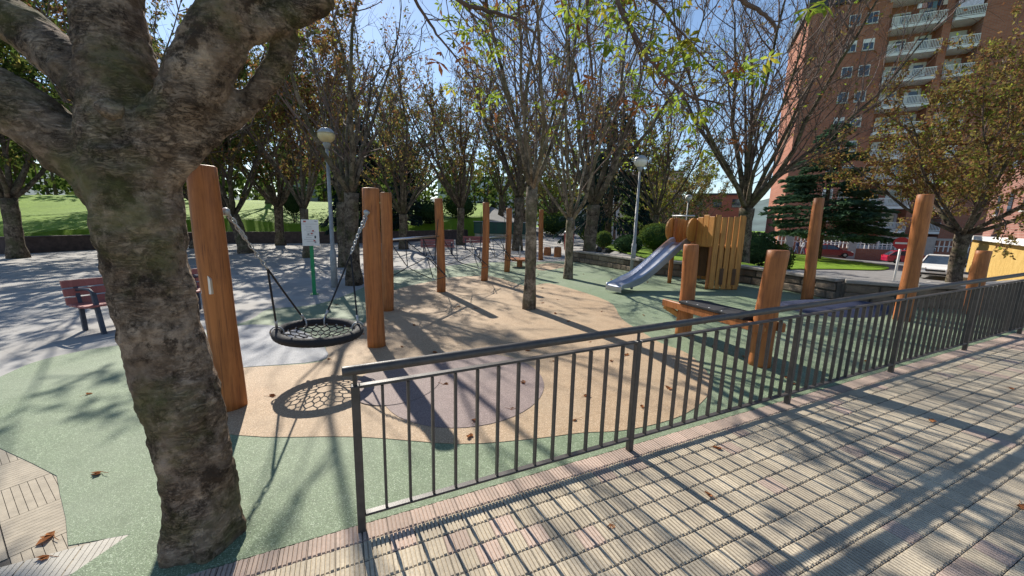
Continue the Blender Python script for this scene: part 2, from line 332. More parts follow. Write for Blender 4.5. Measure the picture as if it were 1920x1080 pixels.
def sm(a, b, x): t = max(0, min(1, (x - a) / (b - a))); return t * t * (3 - 2 * t)
def zL(x, y):
    k = sm(-23, -6, x); d = max(0.0, y - 28.5) * k + max(0.0, y - 12 - (x + 45) * 0.375) * (1 - k)
    return zp(x) + 0.62 + min(3.4, 0.135 * d) + 0.25 * noise.noise((x * 0.12, y * 0.12, 0))
def terr(x, y):
    k = sm(7, -3, x) if False else 1 - sm(-5, 5, x)
    far = -0.2 * sm(40, 60, y)
    return zL(x, y) * k + (zRc(x) + far) * (1 - k)
def grid(name, x0, x1, y0, y1, st, zf, mat, keep=None):
    nx = int((x1 - x0) / st); ny = int((y1 - y0) / st); mb = MB()
    vs = [(x0 + i * st, y0 + j * st, zf(x0 + i * st, y0 + j * st)) for j in range(ny + 1) for i in range(nx + 1)]
    fs = []
    for j in range(ny):
        for i in range(nx):
            if keep and not keep(x0 + (i + .5) * st, y0 + (j + .5) * st): continue
            a = j * (nx + 1) + i; fs.append((a, a + 1, a + nx + 2, a + nx + 1))
    mb.add(vs, fs); o = mb.build(name, mat, None, True); o['kind'] = 'structure'; return o
def zg(x, y):
    if inside(x, y, TERRACE) or dist_poly(x, y, TERRACE) < 0.9: return zp(x) - 0.35
    return terr(x, y) - 0.03
grid('ground', -90, 130, -14, 130, 1.0, zg, M['asphalt'], lambda x, y: x > -4 or y < 39)
grid('lawn', -90, -3, 8, 130, 1.0, lambda x, y: (zp(x) - 0.36 if inside(x, y, TERRACE) or dist_poly(x, y, TERRACE) < 0.7 else zL(x, y)), M['grass'], lambda x, y: not inside(x, y, TERRACE) or dist_poly(x, y, TERRACE) < 2)
mb = MB(); n = 96                                              # ground out to the horizon
ring = []
for r, z in ((128, -3.0), (300, -2.0), (1500, -2.0)):
    ring += [(20 + r * cos(2 * pi * j / n), 55 + r * sin(2 * pi * j / n), z) for j in range(n)]
mb.add([(20, 55, -3.2)] + ring, [(0, 1 + j, 1 + (j + 1) % n) for j in range(n)] + [(1 + k * n + j, 1 + (k + 1) * n + j, 1 + (k + 1) * n + (j + 1) % n, 1 + k * n + (j + 1) % n) for k in range(2) for j in range(n)])
tag(mb.build('terrain', M['grass'], None, True), kind='structure')
sheet('lawn', smooth_poly([(17.6, 26.5), (20, 28), (24, 29), (28, 29.2), (31.5, 32.5), (32.6, 38), (32.6, 45), (26, 46.5), (19, 46), (17.4, 38)], 4), M['grass'], 0.05, zRc)
sheet('lawn', smooth_poly([(5.3, 15.4), (7.4, 13.6), (9.6, 15), (9.8, 19), (9.6, 26), (5.6, 25)], 4), M['grass'], 0.05, zRc)
sheet('plaza', TERRACE, M['plaza'], 0.0, zp, 0.3)
# hills far behind the trees
mb = MB(); hv = []; K = 90
for j in range(2):
    for i in range(K + 1):
        a = radians(150) - radians(120) * i / K; r = 420 + 220 * j
        h = (38 + 26 * noise.noise((i * 0.11, 3.3, 0)) + 9 * noise.noise((i * 0.5, 1.3, 0))) * j - 3
        hv.append((r * cos(a), r * sin(a), h))
mb.add(hv, [(i, i + 1, K + 2 + i, K + 1 + i) for i in range(K)])
M['hill'] = simple('wooded_hill', (0.10, 0.14, 0.13), 0.95, 0, 0.3, 0.03)
tag(mb.build('hill', M['hill'], None, True), kind='structure')

# rubber safety surface of the playground
TAN = [(-2.05, 2.66), (-1.13, 2.64), (-0.36, 2.55), (0.19, 2.62), (0.55, 2.7), (0.94, 2.75), (1.45, 2.98), (1.87, 3.39), (2.09, 3.83), (2.16, 4.48), (1.99, 4.9), (1.91, 5.39), (1.83, 6.22), (1.94, 7.6), (1.34, 9.24), (0.89, 9.89), (0.33, 9.47), (-0.63, 11.16), (-1.77, 10.94), (-2.08, 10.34), (-2.76, 8.86), (-2.4, 6.51), (-2.29, 5.0), (-2.37, 4.73), (-2.17, 4.2), (-2.97, 4.0), (-3.3, 3.75), (-2.9, 3.0)]
e0 = wk(-4.5, -0.002); e1 = wk(14.5, -0.002)
GREEN = [(e1.x, e1.y), (11.8, 7.9), (8.7, 6.9), (7.4, 7.1), (6.7, 7.6), (6.45, 9.0), (6.1, 10.05), (4.0, 11.8), (3.4, 13.4), (2.87, 15.2)] + smooth_poly([(2.87, 15.6), (0.52, 15.3), (-1.29, 15.0), (-2.13, 14.2), (-3.09, 12.9), (-4.0, 12.5), (-3.64, 9.23), (-3.77, 7.38), (-4.46, 6.9), (-4.29, 6.14), (-4.4, 5.4), (-4.75, 4.99), (-5.17, 4.76), (-5.4, 4.48), (-5.46, 4.16), (-5.3, 3.76), (-5.1, 3.2), (-4.3, 2.75)], 4, False) + \
    [(-3.62, 2.49), (-3.18, 2.32), (-2.86, 2.19), (-2.64, 2.02), (-2.40, 1.84), (-2.18, 1.66), (-1.94, 1.73), (-2.0, 1.42), (-2.2, 1.1)]
GREEN.append((wk(-2.0, -0.002).x, wk(-2.0, -0.002).y))
sheet('rubber_surface', GREEN, M['green'], 0.010)
sheet('rubber_surface', smooth_poly(TAN, 4), M['tan'], 0.014, depth=0.003)
sheet('rubber_surface', smooth_poly([(0.87, 14.0), (1.45, 14.8), (2.0, 14.0), (1.43, 12.9), (0.9, 12.6)], 4), M['tan'], 0.014, depth=0.003)
def disc(cx, cy, rx, ry, a=0): return [(cx + rx * cos(q) * cos(a) - ry * sin(q) * sin(a), cy + rx * cos(q) * sin(a) + ry * sin(q) * cos(a)) for q in [2 * pi * i / 48 for i in range(48)]]
sheet('rubber_surface', disc(-0.44, 3.62, 0.78, 0.86), M['brown'], 0.018, depth=0.003)
sheet('rubber_surface', disc(-1.12, 3.62, 0.42, 0.50), M['brown'], 0.022, depth=0.003)
sheet('rubber_surface', smooth_poly([(-3.28, 3.86), (-2.97, 4.02), (-2.2, 4.24), (-2.4, 4.73), (-3.16, 5.51), (-4.07, 5.81), (-4.32, 5.37), (-4.3, 4.9), (-3.8, 4.2)], 4), M['greyrub'], 0.014, depth=0.003)
mb = MB(); nv = []                                             # navy rubber mound beside the wall
for k in range(7):
    q = k / 6
    for j in range(28):
        a = 2 * pi * j / 28; rr = (1 + 0.15 * sin(3 * a + 1)) * (1 - q); x = 6.0 + 1.15 * rr * cos(a) * 0.95; y = 6.95 + 0.62 * rr * sin(a)
        nv.append((x, y, zp(x) + 0.012 + 0.16 * sin(q * pi / 2)))
mb.add(nv, [(k * 28 + j, k * 28 + (j + 1) % 28, (k + 1) * 28 + (j + 1) % 28, (k + 1) * 28 + j) for k in range(6) for j in range(28)])
tag(mb.build('play_mound', M['navy'], None, True), 'low navy blue rubber mound beside the stone wall', 'mound')

# ------------------------------------------------------------------ ribbed tile walkway
wq = [wk(-4.5, 0.0), wk(14.5, 0.0), wk(14.5, 5.5), wk(-4.5, 5.5)]
walk = sheet('walkway', [(p.x, p.y) for p in wq], M['grout'], 0.004, depth=0.04)
TP = 0.125
def tile_mb(mb, m, col=None):
    for k in range(6):
        a = -0.5 * TP + 0.002 + (TP - 0.004) * (k + 0.12) / 6; b = a + (TP - 0.004) / 6 * 0.66; l = 0.5 * TP - (0.010 if k in (0, 2, 5) else 0.006); t = 0.0024
        vs = [(a - t, -l - t, 0.002), (b + t, -l - t, 0.002), (b + t, l + t, 0.002), (a - t, l + t, 0.002), (a, -l, 0.011), (b, -l, 0.011), (b, l, 0.011), (a, l, 0.011)]
        mb.add([m @ Vector(v) for v in vs], [(4, 5, 6, 7), (0, 1, 5, 4), (1, 2, 6, 5), (2, 3, 7, 6), (3, 0, 4, 7)], col)
    h = 0.5 * TP - 0.0016
    mb.add([m @ Vector(v) for v in ((-h, -h, 0.0045), (h, -h, 0.0045), (h, h, 0.0045), (-h, h, 0.0045))], [(0, 1, 2, 3)], col)
one = MB(); tile_mb(one, Matrix.Identity(4)); tile_me = one.mesh('tile', M['tile_o'])
rg = R(5); cells = []; ci = cam.matrix_world.inverted()
for i in range(-16, 112):
    for j in range(0, 26):
        p = wk(TP * (i + 0.5), TP * (j + 0.5), 0.004); q = ci @ p
        u, v = (960 + 721 * q.x / -q.z, 540 - 721 * q.y / -q.z) if q.z < -0.1 else (-9999, -9999)
        pink = j == 0 or rg.random() < (0.12 if j < 4 else 0.05) or (i > 60 and noise.noise((i * 0.11, j * 0.2, 0)) > 0.15)
        b = 0.80 + 0.35 * rg.random()
        c = tuple(b * x for x in ((0.53, 0.40, 0.325) if pink else (0.55, 0.47, 0.345)))
        cells.append((q.length if -30 < u < 1950 and v < 1110 else 99, p, c))
cells.sort(key=lambda c: c[0]); TR = TILT @ Matrix.Rotation(RA, 4, 'Z'); rest = MB()
for k, (d, p, c) in enumerate(cells):
    m = TR @ Matrix.Rotation(radians(rg.uniform(-0.5, 0.5)), 4, 'X') @ Matrix.Rotation(radians(rg.uniform(-0.5, 0.5)), 4, 'Y')
    m = Matrix.Translation((0, 0, rg.uniform(-0.0012, 0.0012))) @ m
    if k < 300: o = linked('tile', tile_me, walk, p, m); o.color = (*c, 1)
    else: tile_mb(rest, Matrix.Translation(p) @ m, c)
tag(rest.build('tile_field', M['tile_v'], walk), kind='stuff')

# slabs in the lower left corner
pav = sheet('paving', [(-7, 2.4), (-5.3, 3.0), (-3.4, 2.9), (-1.9, 1.9), (-1.75, 1.2), (-2.6, 0.4), (-7, 0.4)], M['grout'], 0.0015, depth=0.02)
def slab_mesh(name, w_, n, mat):
    mb = MB(); h = w_ / 2 - 0.002
    for k in range(n):
        a = -h + 2 * h * k / n + 0.0012; b = -h + 2 * h * (k + 1) / n - 0.0012; mb.box(((a + b) / 2, 0, 0.0022), (b - a, 2 * h, 0.0044))
    return mb.mesh(name, mat)
sm1 = slab_mesh('slab', 0.40, 12, M['slab']); sm2 = slab_mesh('slab', 0.20, 8, M['slabw'])
SA = radians(-33); rs = R(3)
for i in range(-6, 7):
    for j in range(-6, 7):
        c = Matrix.Rotation(SA, 3, 'Z') @ V(i * 0.4, j * 0.4, 0) + V(-3.0, 1.75, 0)
        if c.x > -1.9 or c.y > 2.75 or c.y < 1.0 or c.x < -5.2 or (c.x > -2.5 and c.y < 1.55): continue
        linked('slab', sm1, pav, (c.x, c.y, zp(c.x) + 0.002 + rs.uniform(-.0005, .0005)), TILT @ Matrix.Rotation(SA + (pi / 2 if (i + j) % 2 else 0.35), 4, 'Z') if False else TILT @ Matrix.Rotation(SA + (pi / 2 if (i + j) % 2 else 0), 4, 'Z'))
for i in range(-1, 5):
    for j in range(0, 3):
        c = Matrix.Rotation(radians(27), 3, 'Z') @ V(i * 0.2, -j * 0.2, 0) + V(-2.33, 1.44, 0)
        linked('slab', sm2, pav, (c.x, c.y, zp(c.x) + 0.0048), TILT @ Matrix.Rotation(radians(27), 4, 'Z'))

# ------------------------------------------------------------------ walls
def wall_run(name, pts, h, th, mat, zf, label, cat, stones=False, cope=M['coping'], base=-0.3):
    t = thing(name, (pts[0][0], pts[0][1], zf(*pts[0])), label, cat); r = R(11)
    core = MB(); cp = MB()
    for (ax, ay), (bx, by) in zip(pts, pts[1:]):
        a = V(ax, ay, zf(ax, ay)); b = V(bx, by, zf(bx, by)); d = (b - a); L = d.length; d.normalize(); nx = V(-d.y, d.x, 0).normalized()
        ext = d * (th * 0.3)
        core.bar(a - ext + V(0, 0, (h + base) / 2), b + ext + V(0, 0, (h + base) / 2), th - (0.05 if stones else 0), h - base)
        k = max(1, int(L / 0.85))
        for i in range(k):
            p = a + d * (L * i / k + 0.004); q = a + d * (L * (i + 1) / k - 0.004); c = MB()
            c.bar(p + V(0, 0, h + 0.036), q + V(0, 0, h + 0.036), th + 0.09, 0.07)
            if L < 9: bevel(c.build('coping_stone', cope, t), 0.012)
            else: cp.bar(p + V(0, 0, h + 0.036), q + V(0, 0, h + 0.036), th + 0.09, 0.07)
        if stones and L < 9:
            for row in range(2):
                s = 0.0; hh = h / 2
                while s < L - 0.05:
                    l = min(r.uniform(0.28, 0.62), L - s)
                    if L - s - l < 0.15: l = L - s
                    z = hh * row + hh / 2 + r.uniform(-.006, .006); c = MB(); pr = r.uniform(0.0, 0.035)
                    c.bar(a + d * (s + 0.012) + V(0, 0, z), a + d * (s + l - 0.012) + V(0, 0, z), th + pr, hh - 0.026 + r.uniform(-.01, .004))
                    o = bevel(c.build('stone', M['stone'], t), 0.02)
                    for v in o.data.vertices: v.co += Vector((r.uniform(-.008, .008), r.uniform(-.008, .008), r.uniform(-.008, .008)))
                    s += l
    core.build('core', mat, t)
    if cp.v: cp.build('coping', cope, t)
    return t
wall_run('stone_wall', WALL_R[:9], 0.38, 0.36, M['mortar'], zp, 'low weathered stone parapet wall behind the slide tower', 'wall', True)
wall_run('boundary_wall', WALL_L, 0.78, 0.4, M['darkwall'], zp, 'long dark low wall between the grey plaza and the grass bank', 'wall', False, M['darkwall'])

# ------------------------------------------------------------------ railing
SP = 1.756; NS = 6; p0 = wk(0, 0.045)
rail = thing('railing', p0, 'dark grey metal railing with round handrail along the tiled walkway', 'railing')
def rl(s, z): p = wk(s, 0.045); return V(p.x, p.y, p.z + z)
mb = MB(); mb.tube([rl(-0.055, 0.892), rl(-0.05, 0.892), rl(NS * SP + 0.3, 0.892)], 0.0245, 16); mb.build('handrail', M['rail'], rail, True)
bm_b = MB(); bm_b.box((0, 0, 0.36), (0.013, 0.026, 0.68)); bal = bm_b.mesh('baluster', M['rail'])
pm = MB(); pm.box((0, 0, 0.40), (0.040, 0.040, 0.83)); post_o = pm.build('post', M['rail']); bevel(post_o, 0.004); post_me = post_o.data; bpy.data.objects.remove(post_o)
fm = MB(); fm.box((0, 0, 0.008), (0.10, 0.085, 0.008)); foot_me = fm.mesh('base_plate', M['rail'])
stm = MB(); stm.tube([(0, 0, 0.81), (0, 0, 0.875)], 0.010, 8); stem_me = stm.mesh('stem', M['rail'])
RZ = Matrix.Rotation(RA, 4, 'Z')
for k in range(NS + 1):
    p = rl(k * SP, 0) - p0
    linked('post', post_me, rail, p, RZ); linked('stem', stem_me, rail, p, RZ)
    if k == NS: break
    t = MB(); t.bar(rl(k * SP + 0.020, 0.808), rl((k + 1) * SP - 0.020, 0.808), 0.038, 0.014); bevel(t.build('top_rail', M['rail'], rail), 0.003)
    t = MB(); t.bar(rl(k * SP + 0.020, 0.105), rl((k + 1) * SP - 0.020, 0.105), 0.038, 0.014); bevel(t.build('bottom_rail', M['rail'], rail), 0.003)
    for i in range(13): linked('baluster', bal, rail, rl(k * SP + SP * (i + 1) / 14, 0.095) - p0, RZ)

# ------------------------------------------------------------------ log posts
def log_mesh(h, r, seed, bend=0.02, sides=14, flat=True):
    g = R(seed); k = 16; pts = []; rad = []; ph = g.uniform(0, 6)
    for i in range(k + 1):
        q = i / k; pts.append((bend * sin(q * 3.1 + ph) - bend * sin(ph), bend * sin(q * 2.3 + ph * 1.7) - bend * sin(ph * 1.7), h * q - (0.0)))
        rad.append(r * (1.04 - 0.10 * q + 0.03 * sin(q * 9 + ph)))
    pts.append((pts[-1][0], pts[-1][1], h + 0.008)); rad.append(rad[-1] - 0.012)
    lob = [1 + 0.05 * sin(2 * (2 * pi * j / sides) + ph) + 0.03 * sin(3 * (2 * pi * j / sides) + 2 * ph) for j in range(sides)]
    mb = MB(); mb.tube(pts, rad, sides, True, lambda i, j: lob[j]); return mb
def log_in(t, x, y, h, r=0.1, seed=1, bend=0.015, name='post'):
    mb = log_mesh(h + 0.04, r, seed, bend); z = zp(x) - 0.02
    mb.v = [(a + x, b + y, c + z) for a, b, c in mb.v]
    o = mb.build(name, M['log'], t, True); at = o.data
    for f in at.polygons:
        if len(f.vertices) > 4: f.use_smooth = False
    return o
def chain_mb(mb, pts, link=0.042, wire=0.0058):
    pts = [Vector(p) for p in pts]; i = 0
    for a, b in zip(pts, pts[1:]):
        d = b - a; L = d.length; d.normalize(); n = max(1, int(L / link)); u = d.orthogonal().normalized(); w_ = d.cross(u)
        for k in range(n):
            c = a + d * (L * (k + 0.5) / n); s = u if i % 2 else w_; i += 1; lp = []
            for j in range(9):
                q = 2 * pi * j / 8; lp.append(c + d * (link * 0.68 * cos(q)) + s * (0.014 * sin(q)))
            mb.tube(lp, wire, 4, False)
def sag(a, b, s=0.0, n=8):
    a = Vector(a); b = Vector(b); return [a.lerp(b, i / n) - V(0, 0, s * 4 * (i / n) * (1 - i / n)) for i in range(n + 1)]

# ------------------------------------------------------------------ nest swing
sw = thing('nest_swing', (-2.07, 3.94, zp(-2.07)), 'round black rope basket swing hung on chains between two orange brown log posts', 'swing')
pl = log_in(sw, -2.41, 3.11, 2.0, 0.103, 4, 0.012); pr_ = log_in(sw, -1.73, 4.77, 1.97, 0.103, 9, 0.01)
mb = MB(); pq = [(-0.048, 0.0), (0.048, 0.0), (0.048, 0.11)] + [(0.048 * cos(a), 0.11 + 0.048 * sin(a)) for a in [pi * i / 8 for i in range(1, 8)]] + [(-0.048, 0.11)]
# rounded steel plate on the side of the near post, facing the camera's left
nd = V(-0.20, -0.98, 0).normalized(); sx = V(-nd.y, nd.x, 0)
cpt = V(-2.41, 3.11, zp(-2.41) + 1.03) + nd * 0.108
mb.prism([cpt + sx * a + V(0, 0, b) for a, b in pq], nd * -0.02, nd * 0.004); fixn(mb.build('plate', M['steel'], pl))
C = V(-2.0, 3.87, 0.42); RR = 0.385; ax = V(0.68, 1.66, 0).normalized(); side = V(-ax.y, ax.x, 0)
tilt = Matrix.Rotation(radians(2.5), 3, 'Y')
def ringp(a, r=RR, z=0): return C + tilt @ (ax * (r * cos(a)) + side * (r * sin(a)) + V(0, 0, z))
mb = MB(); nr = 96
vs = []; ns = 12
for i in range(nr):
    a = 2 * pi * i / nr
    for j in range(ns):
        q = 2 * pi * j / ns; rr = 0.045 * (1 + 0.07 * sin(q * 3 + i * 3.2)); vs.append(ringp(a, RR + rr * cos(q), rr * sin(q)))
mb.add(vs, [(i * ns + j, i * ns + (j + 1) % ns, ((i + 1) % nr) * ns + (j + 1) % ns, ((i + 1) % nr) * ns + j) for i in range(nr) for j in range(ns)])
fixn(mb.build('ring', M['rope'], sw, True))
net = MB(); NR = 20
def netp(a, r): return ringp(a, r, -0.10 * (1 - (r / RR) ** 2))
for (r0, r1, k0) in ((0.345, 0.285, 0), (0.285, 0.22, 1), (0.22, 0.15, 0), (0.15, 0.08, 1)):
    for i in range(NR):
        a0 = 2 * pi * (i + 0.5 * k0) / NR; da = 2 * pi / NR
        if r0 < 0.2 and i % 2: continue
        net.tube([netp(a0, r0), netp(a0, r1 + 0.035)], 0.0065, 5)
        net.tube([netp(a0, r1 + 0.035), netp(a0 + da / 2, r1)], 0.0065, 5); net.tube([netp(a0, r1 + 0.035), netp(a0 - da / 2, r1)], 0.0065, 5)
net.tube([netp(2 * pi * i / 20, 0.08) for i in range(21)], 0.0065, 5)
net.build('net', M['rope'], sw, True)
for i in range(NR):
    cl = MB(); cl.lathe([(0.005, -0.012), (0.011, -0.006), (0.011, 0.008), (0.005, 0.012)], netp(2 * pi * i / NR, 0.345), 8, ax * cos(2 * pi * i / NR) + side * sin(2 * pi * i / NR)); cl.build('rope_ferrule', M['galv'], sw, True)
for att, jn, angs in ((V(-2.37, 3.215, 1.62), V(-2.235, 3.48, 1.12), (2.3, 1.25)), (V(-1.76, 4.665, 1.66), V(-1.84, 4.36, 1.19), (0.7, -0.55))):
    ch = MB(); chain_mb(ch, [att, jn]); chain_mb(ch, [att + V(0.01, 0.01, 0), att.lerp(jn, 0.25) + V(0.02, 0.0, -0.02), att.lerp(jn, 0.5) ]); c_o = ch.build('chain', M['galv'], sw, True)
    s_ = MB(); s_.tube([att + (V(-2.41, 3.11, 1.62) - att) * 0.9 if att.y < 4 else att + (V(-1.73, 4.77, 1.66) - att) * 0.9, att], 0.022, 10); s_.lathe([(0.012, -0.03), (0.03, -0.015), (0.03, 0.02), (0.012, 0.035)], att, 10); s_.build('hanger', M['galv'], sw, True)
    for a in angs:
        e = ringp(a, RR, 0.05); rp = MB(); rp.tube(sag(jn, e, 0.006), 0.0095, 6); rp.build('rope', M['rope'], sw, True)
        f = MB(); f.tube([e + (jn - e).normalized() * 0.09, e], 0.014, 8); f.tube([ringp(a, RR + 0.062 * cos(q), 0.062 * sin(q)) for q in [2 * pi * i / 12 for i in range(13)]], 0.008, 6); f.build('shackle', M['galv'], sw, True)

# ------------------------------------------------------------------ climbing net between log posts
NP = [(-2.24, 6.79), (-1.62, 8.66), (-0.76, 10.34), (-0.18, 12.24), (0.56, 13.72), (1.17, 16.1)]
cn = thing('climbing_net', (-1.62, 8.66, zp(-1.62)), 'row of orange brown log posts joined by black climbing ropes and steel bars', 'climbing frame')
for i, (x, y) in enumerate(NP): log_in(cn, x, y, (2.06, 2.07, 2.06, 1.98, 1.98, 2.05)[i], 0.105 if i == 0 else 0.095, 20 + i, 0.022)
def P(i, z): return V(NP[i][0], NP[i][1], zp(NP[i][0]) + z)
def rope(pts, r=0.0085, nm='rope'):
    m_ = MB(); m_.tube(pts, r, 5); return m_.build(nm, M['rope'], cn, True)
def seg(i, f, z): a = P(i, z); b = P(i + 1, z); return a.lerp(b, f)
def knot(p):
    k_ = MB(); k_.lathe([(0.006, -0.02), (0.02, -0.008), (0.02, 0.008), (0.006, 0.02)], p, 8); return k_.build('rope_knot', M['galv'], cn, True)
def off(p, d): return p + V(0.94, -0.33, 0) * d
for i in (0, 2):
    m_ = MB(); m_.tube([seg(i, 0.04, 1.28 - 0.12 * (i == 2)), seg(i, 0.96, 1.28 - 0.12 * (i == 2))], 0.022, 10); m_.build('bar', M['steel'], cn, True)
def web(i, h0):
    # sagging hexagonal web hanging between two posts
    a = [seg(i, f, z) for f, z in ((0.05, h0), (0.3, h0 - 0.02), (0.62, h0 - 0.02), (0.95, h0 + 0.42))]
    b = [off(seg(i, f, z), d) for f, z, d in ((0.22, h0 - 0.52, 0.15), (0.45, h0 - 0.36, 0.3), (0.72, h0 - 0.50, 0.15))]
    c = [off(seg(i, f, z), d) for f, z, d in ((0.05, 0.62, 0), (0.35, 0.52, 0.55), (0.66, 0.50, 0.5), (0.95, 0.46, 0))]
    for p, q in ((a[0], b[0]), (a[1], b[0]), (a[1], b[1]), (a[2], b[1]), (a[2], b[2]), (a[3], b[2]), (b[0], c[0]), (b[0], c[1]), (b[1], c[1]), (b[1], c[2]), (b[2], c[2]), (b[2], c[3]), (c[1], c[2]), (b[0], b[1]), (b[1], b[2])): rope(sag(p, q, 0.012, 4))
    for p in b + c[1:3]: knot(p)
web(0, 1.28); web(1, 1.2); web(2, 1.14)
for i in (3, 4): rope(sag(P(i, 1.3), P(i + 1, 1.2), 0.12)); rope(sag(P(i, 0.6), P(i + 1, 0.5), 0.05)); rope([seg(i, 0.5, 1.12), seg(i, 0.5, 0.50)])
for i in (1, 2, 3): 
    rope(sag(P(i, 1.85) + V(-.1, 0, 0), P(i, 0.5) + V(-0.12, -0.05, 0), 0.0, 3), 0.007)

# ------------------------------------------------------------------ balance beam
bb = thing('balance_beam', (2.62, 4.75, zp(2.62)), 'low wooden beam with black rubber pad between two short log posts', 'balance beam')
log_in(bb, 2.45, 5.31, 1.26, 0.105, 31, 0.02); log_in(bb, 2.80, 4.12, 1.27, 0.105, 37, 0.018)
a = V(2.36, 5.56, 0.49); b = V(2.82, 4.00, 0.53); dd = (b - a).normalized(); sd_ = V(-dd.y, dd.x, 0)
for k, o_ in enumerate((-0.145, 0.145)):
    m_ = MB(); m_.bar(a + sd_ * o_, b + sd_ * o_, 0.05, 0.10); bevel(m_.build('beam', M['log'], bb), 0.008)
m_ = MB(); m_.bar(a.lerp(b, 0.03) + V(0, 0, -0.02), a.lerp(b, 0.97) + V(0, 0, -0.02), 0.20, 0.05); bevel(m_.build('tread', M['plank'], bb), 0.008)
m_ = MB(); m_.bar(a.lerp(b, 0.22) + V(0, 0, 0.070), a.lerp(b, 0.86) + V(0, 0, 0.070), 0.37, 0.036); pad = bevel(m_.build('pad', M['rubberpad'], bb), 0.006)
for f in (0.30, 0.42, 0.54, 0.66, 0.78):
    m_ = MB(); m_.lathe([(0.012, 0), (0.012, 0.004), (0.006, 0.008)], a.lerp(b, f) + sd_ * -0.16 + V(0, 0, 0.088), 8); m_.build('bolt', M['galv'], pad)
for f, o_ in ((0.02, -0.15), (0.04, 0.15)):
    m_ = MB(); m_.bar(a.lerp(b, f) + sd_ * o_ + V(0, 0, -0.05), V(2.45, 5.31, 0.30), 0.05, 0.07); bevel(m_.build('brace', M['plank'], bb), 0.006)

def lone(x, y, h, r, sd0, label, bend=0.03):
    t = thing('log_post', (x, y, zp(x)), label, 'post', 'lone robinia log posts'); log_in(t, x, y, h, r, sd0, bend, 'log'); return t
lone(6.02, 7.72, 2.02, 0.10, 41, 'tall crooked log post standing at the edge of the navy mound', 0.035)
lone(6.36, 6.12, 1.98, 0.105, 43, 'tall log post next to the round red road sign', 0.03)
lone(8.0, 6.55, 1.08, 0.105, 48, 'short log post in front of the yellow wall', 0.02)

# ------------------------------------------------------------------ slide tower
tw = thing('slide_tower', (4.7, 9.6, zp(4.7)), 'wooden plank play tower with a stainless steel slide', 'play tower')
TB = {'A': (4.48, 9.49), 'B': (4.62, 8.95), 'C': (5.30, 8.93), 'D': (5.52, 9.75), 'E': (4.75, 10.35), 'F': (4.02, 10.0)}
z0 = zp(4.7); rp = R(8)
def face(p, q, n, zlo, zhi, gap=0.014, holes=(), mat='plank', lean=0.0):
    p = V(*TB[p], 0); q = V(*TB[q], 0); d = (q - p); L = d.length; d.normalize(); nr_ = V(d.y, -d.x, 0)
    for k in range(n):
        w_ = L / n - gap - rp.uniform(0, 0.012); c = p + d * (L * (k + 0.5) / n); hi = zhi + rp.uniform(-0.03, 0.03); off_ = nr_ * rp.uniform(-0.008, 0.008)
        spans = [(zlo, hi)]
        if k in holes: spans = [(zlo, 0.17), (0.52, hi)]
        for lo, hh in spans:
            m_ = MB(); m_.bar(c + off_ + V(0, 0, z0 + lo), c + off_ + nr_ * lean * (hh - lo) + V(0, 0, z0 + hh), 0.035, w_, up=d); bevel(m_.build('plank', M[mat], tw), 0.006)
face('B', 'C', 5, 0.03, 1.72, 0.016); face('A', 'B', 3, 1.02, 1.72); face('C', 'D', 6, 0.1, 1.70); face('D', 'E', 6, 0.1, 1.68, 0.02); face('E', 'F', 5, 0.9, 1.66)
# boxed slots low in the front planks
for f in (0.38, 0.80):
    p = V(*TB['B'], 0).lerp(V(*TB['C'], 0), f); m_ = MB(); m_.bar(p + V(0, -0.022, z0 + 0.14), p + V(0, -0.022, z0 + 0.52), 0.012, 0.085, up=(1, 0, 0)); m_.build('slot_cover', M['darkplank'], tw)
for k in 'ABCDEF':
    x, y = TB[k]; c = V(4.75, 9.65, 0); q = V(x, y, 0).lerp(c, 0.12); mbp = log_mesh(1.66, 0.05, ord(k), 0.006, 10); mbp.v = [(a_ + q.x, b_ + q.y, c_ + z0) for a_, b_, c_ in mbp.v]; mbp.build('corner_post', M['log'], tw, True)
m_ = MB(); m_.prism([(*(V(*TB[k], 0).lerp(V(4.75, 9.65, 0), 0.06))[:2], z0) for k in 'ABCDEF'], (0, 0, 1.0), (0, 0, 1.05)); fixn(m_.build('platform', M['plank'], tw))
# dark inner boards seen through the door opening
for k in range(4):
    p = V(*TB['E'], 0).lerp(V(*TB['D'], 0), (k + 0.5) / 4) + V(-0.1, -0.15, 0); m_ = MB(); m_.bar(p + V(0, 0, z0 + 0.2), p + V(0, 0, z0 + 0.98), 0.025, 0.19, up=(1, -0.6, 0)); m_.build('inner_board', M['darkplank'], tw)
# rounded side boards of the slide mouth
sdv = (V(2.3, 8.5, 0) - V(4.25, 9.75, 0)).normalized(); sdn = V(-sdv.y, sdv.x, 0)
top = V(4.25, 9.75, 0)
for s_ in (-1, 1):
    c = top + sdn * 0.29 * s_ ; pts = []
    for a_, r_ in [(pi * 2 * i / 20, 1) for i in range(20)]:
        pts.append(c + sdv * (0.05 + 0.24 * cos(a_)) + V(0, 0, z0 + 1.36 + 0.26 * sin(a_) * (1.2 if sin(a_) > 0 else 1)))
    m_ = MB(); m_.prism(pts, sdn * -0.02, sdn * 0.02); fixn(m_.build('side_board', M['plank'], tw))
m_ = MB(); m_.tube([top + sdn * -0.30 + sdv * 0.05 + V(0, 0, z0 + 1.72), top + sdn * 0.30 + sdv * 0.05 + V(0, 0, z0 + 1.72)], 0.022, 10); m_.build('grab_bar', M['galv'], tw, True)
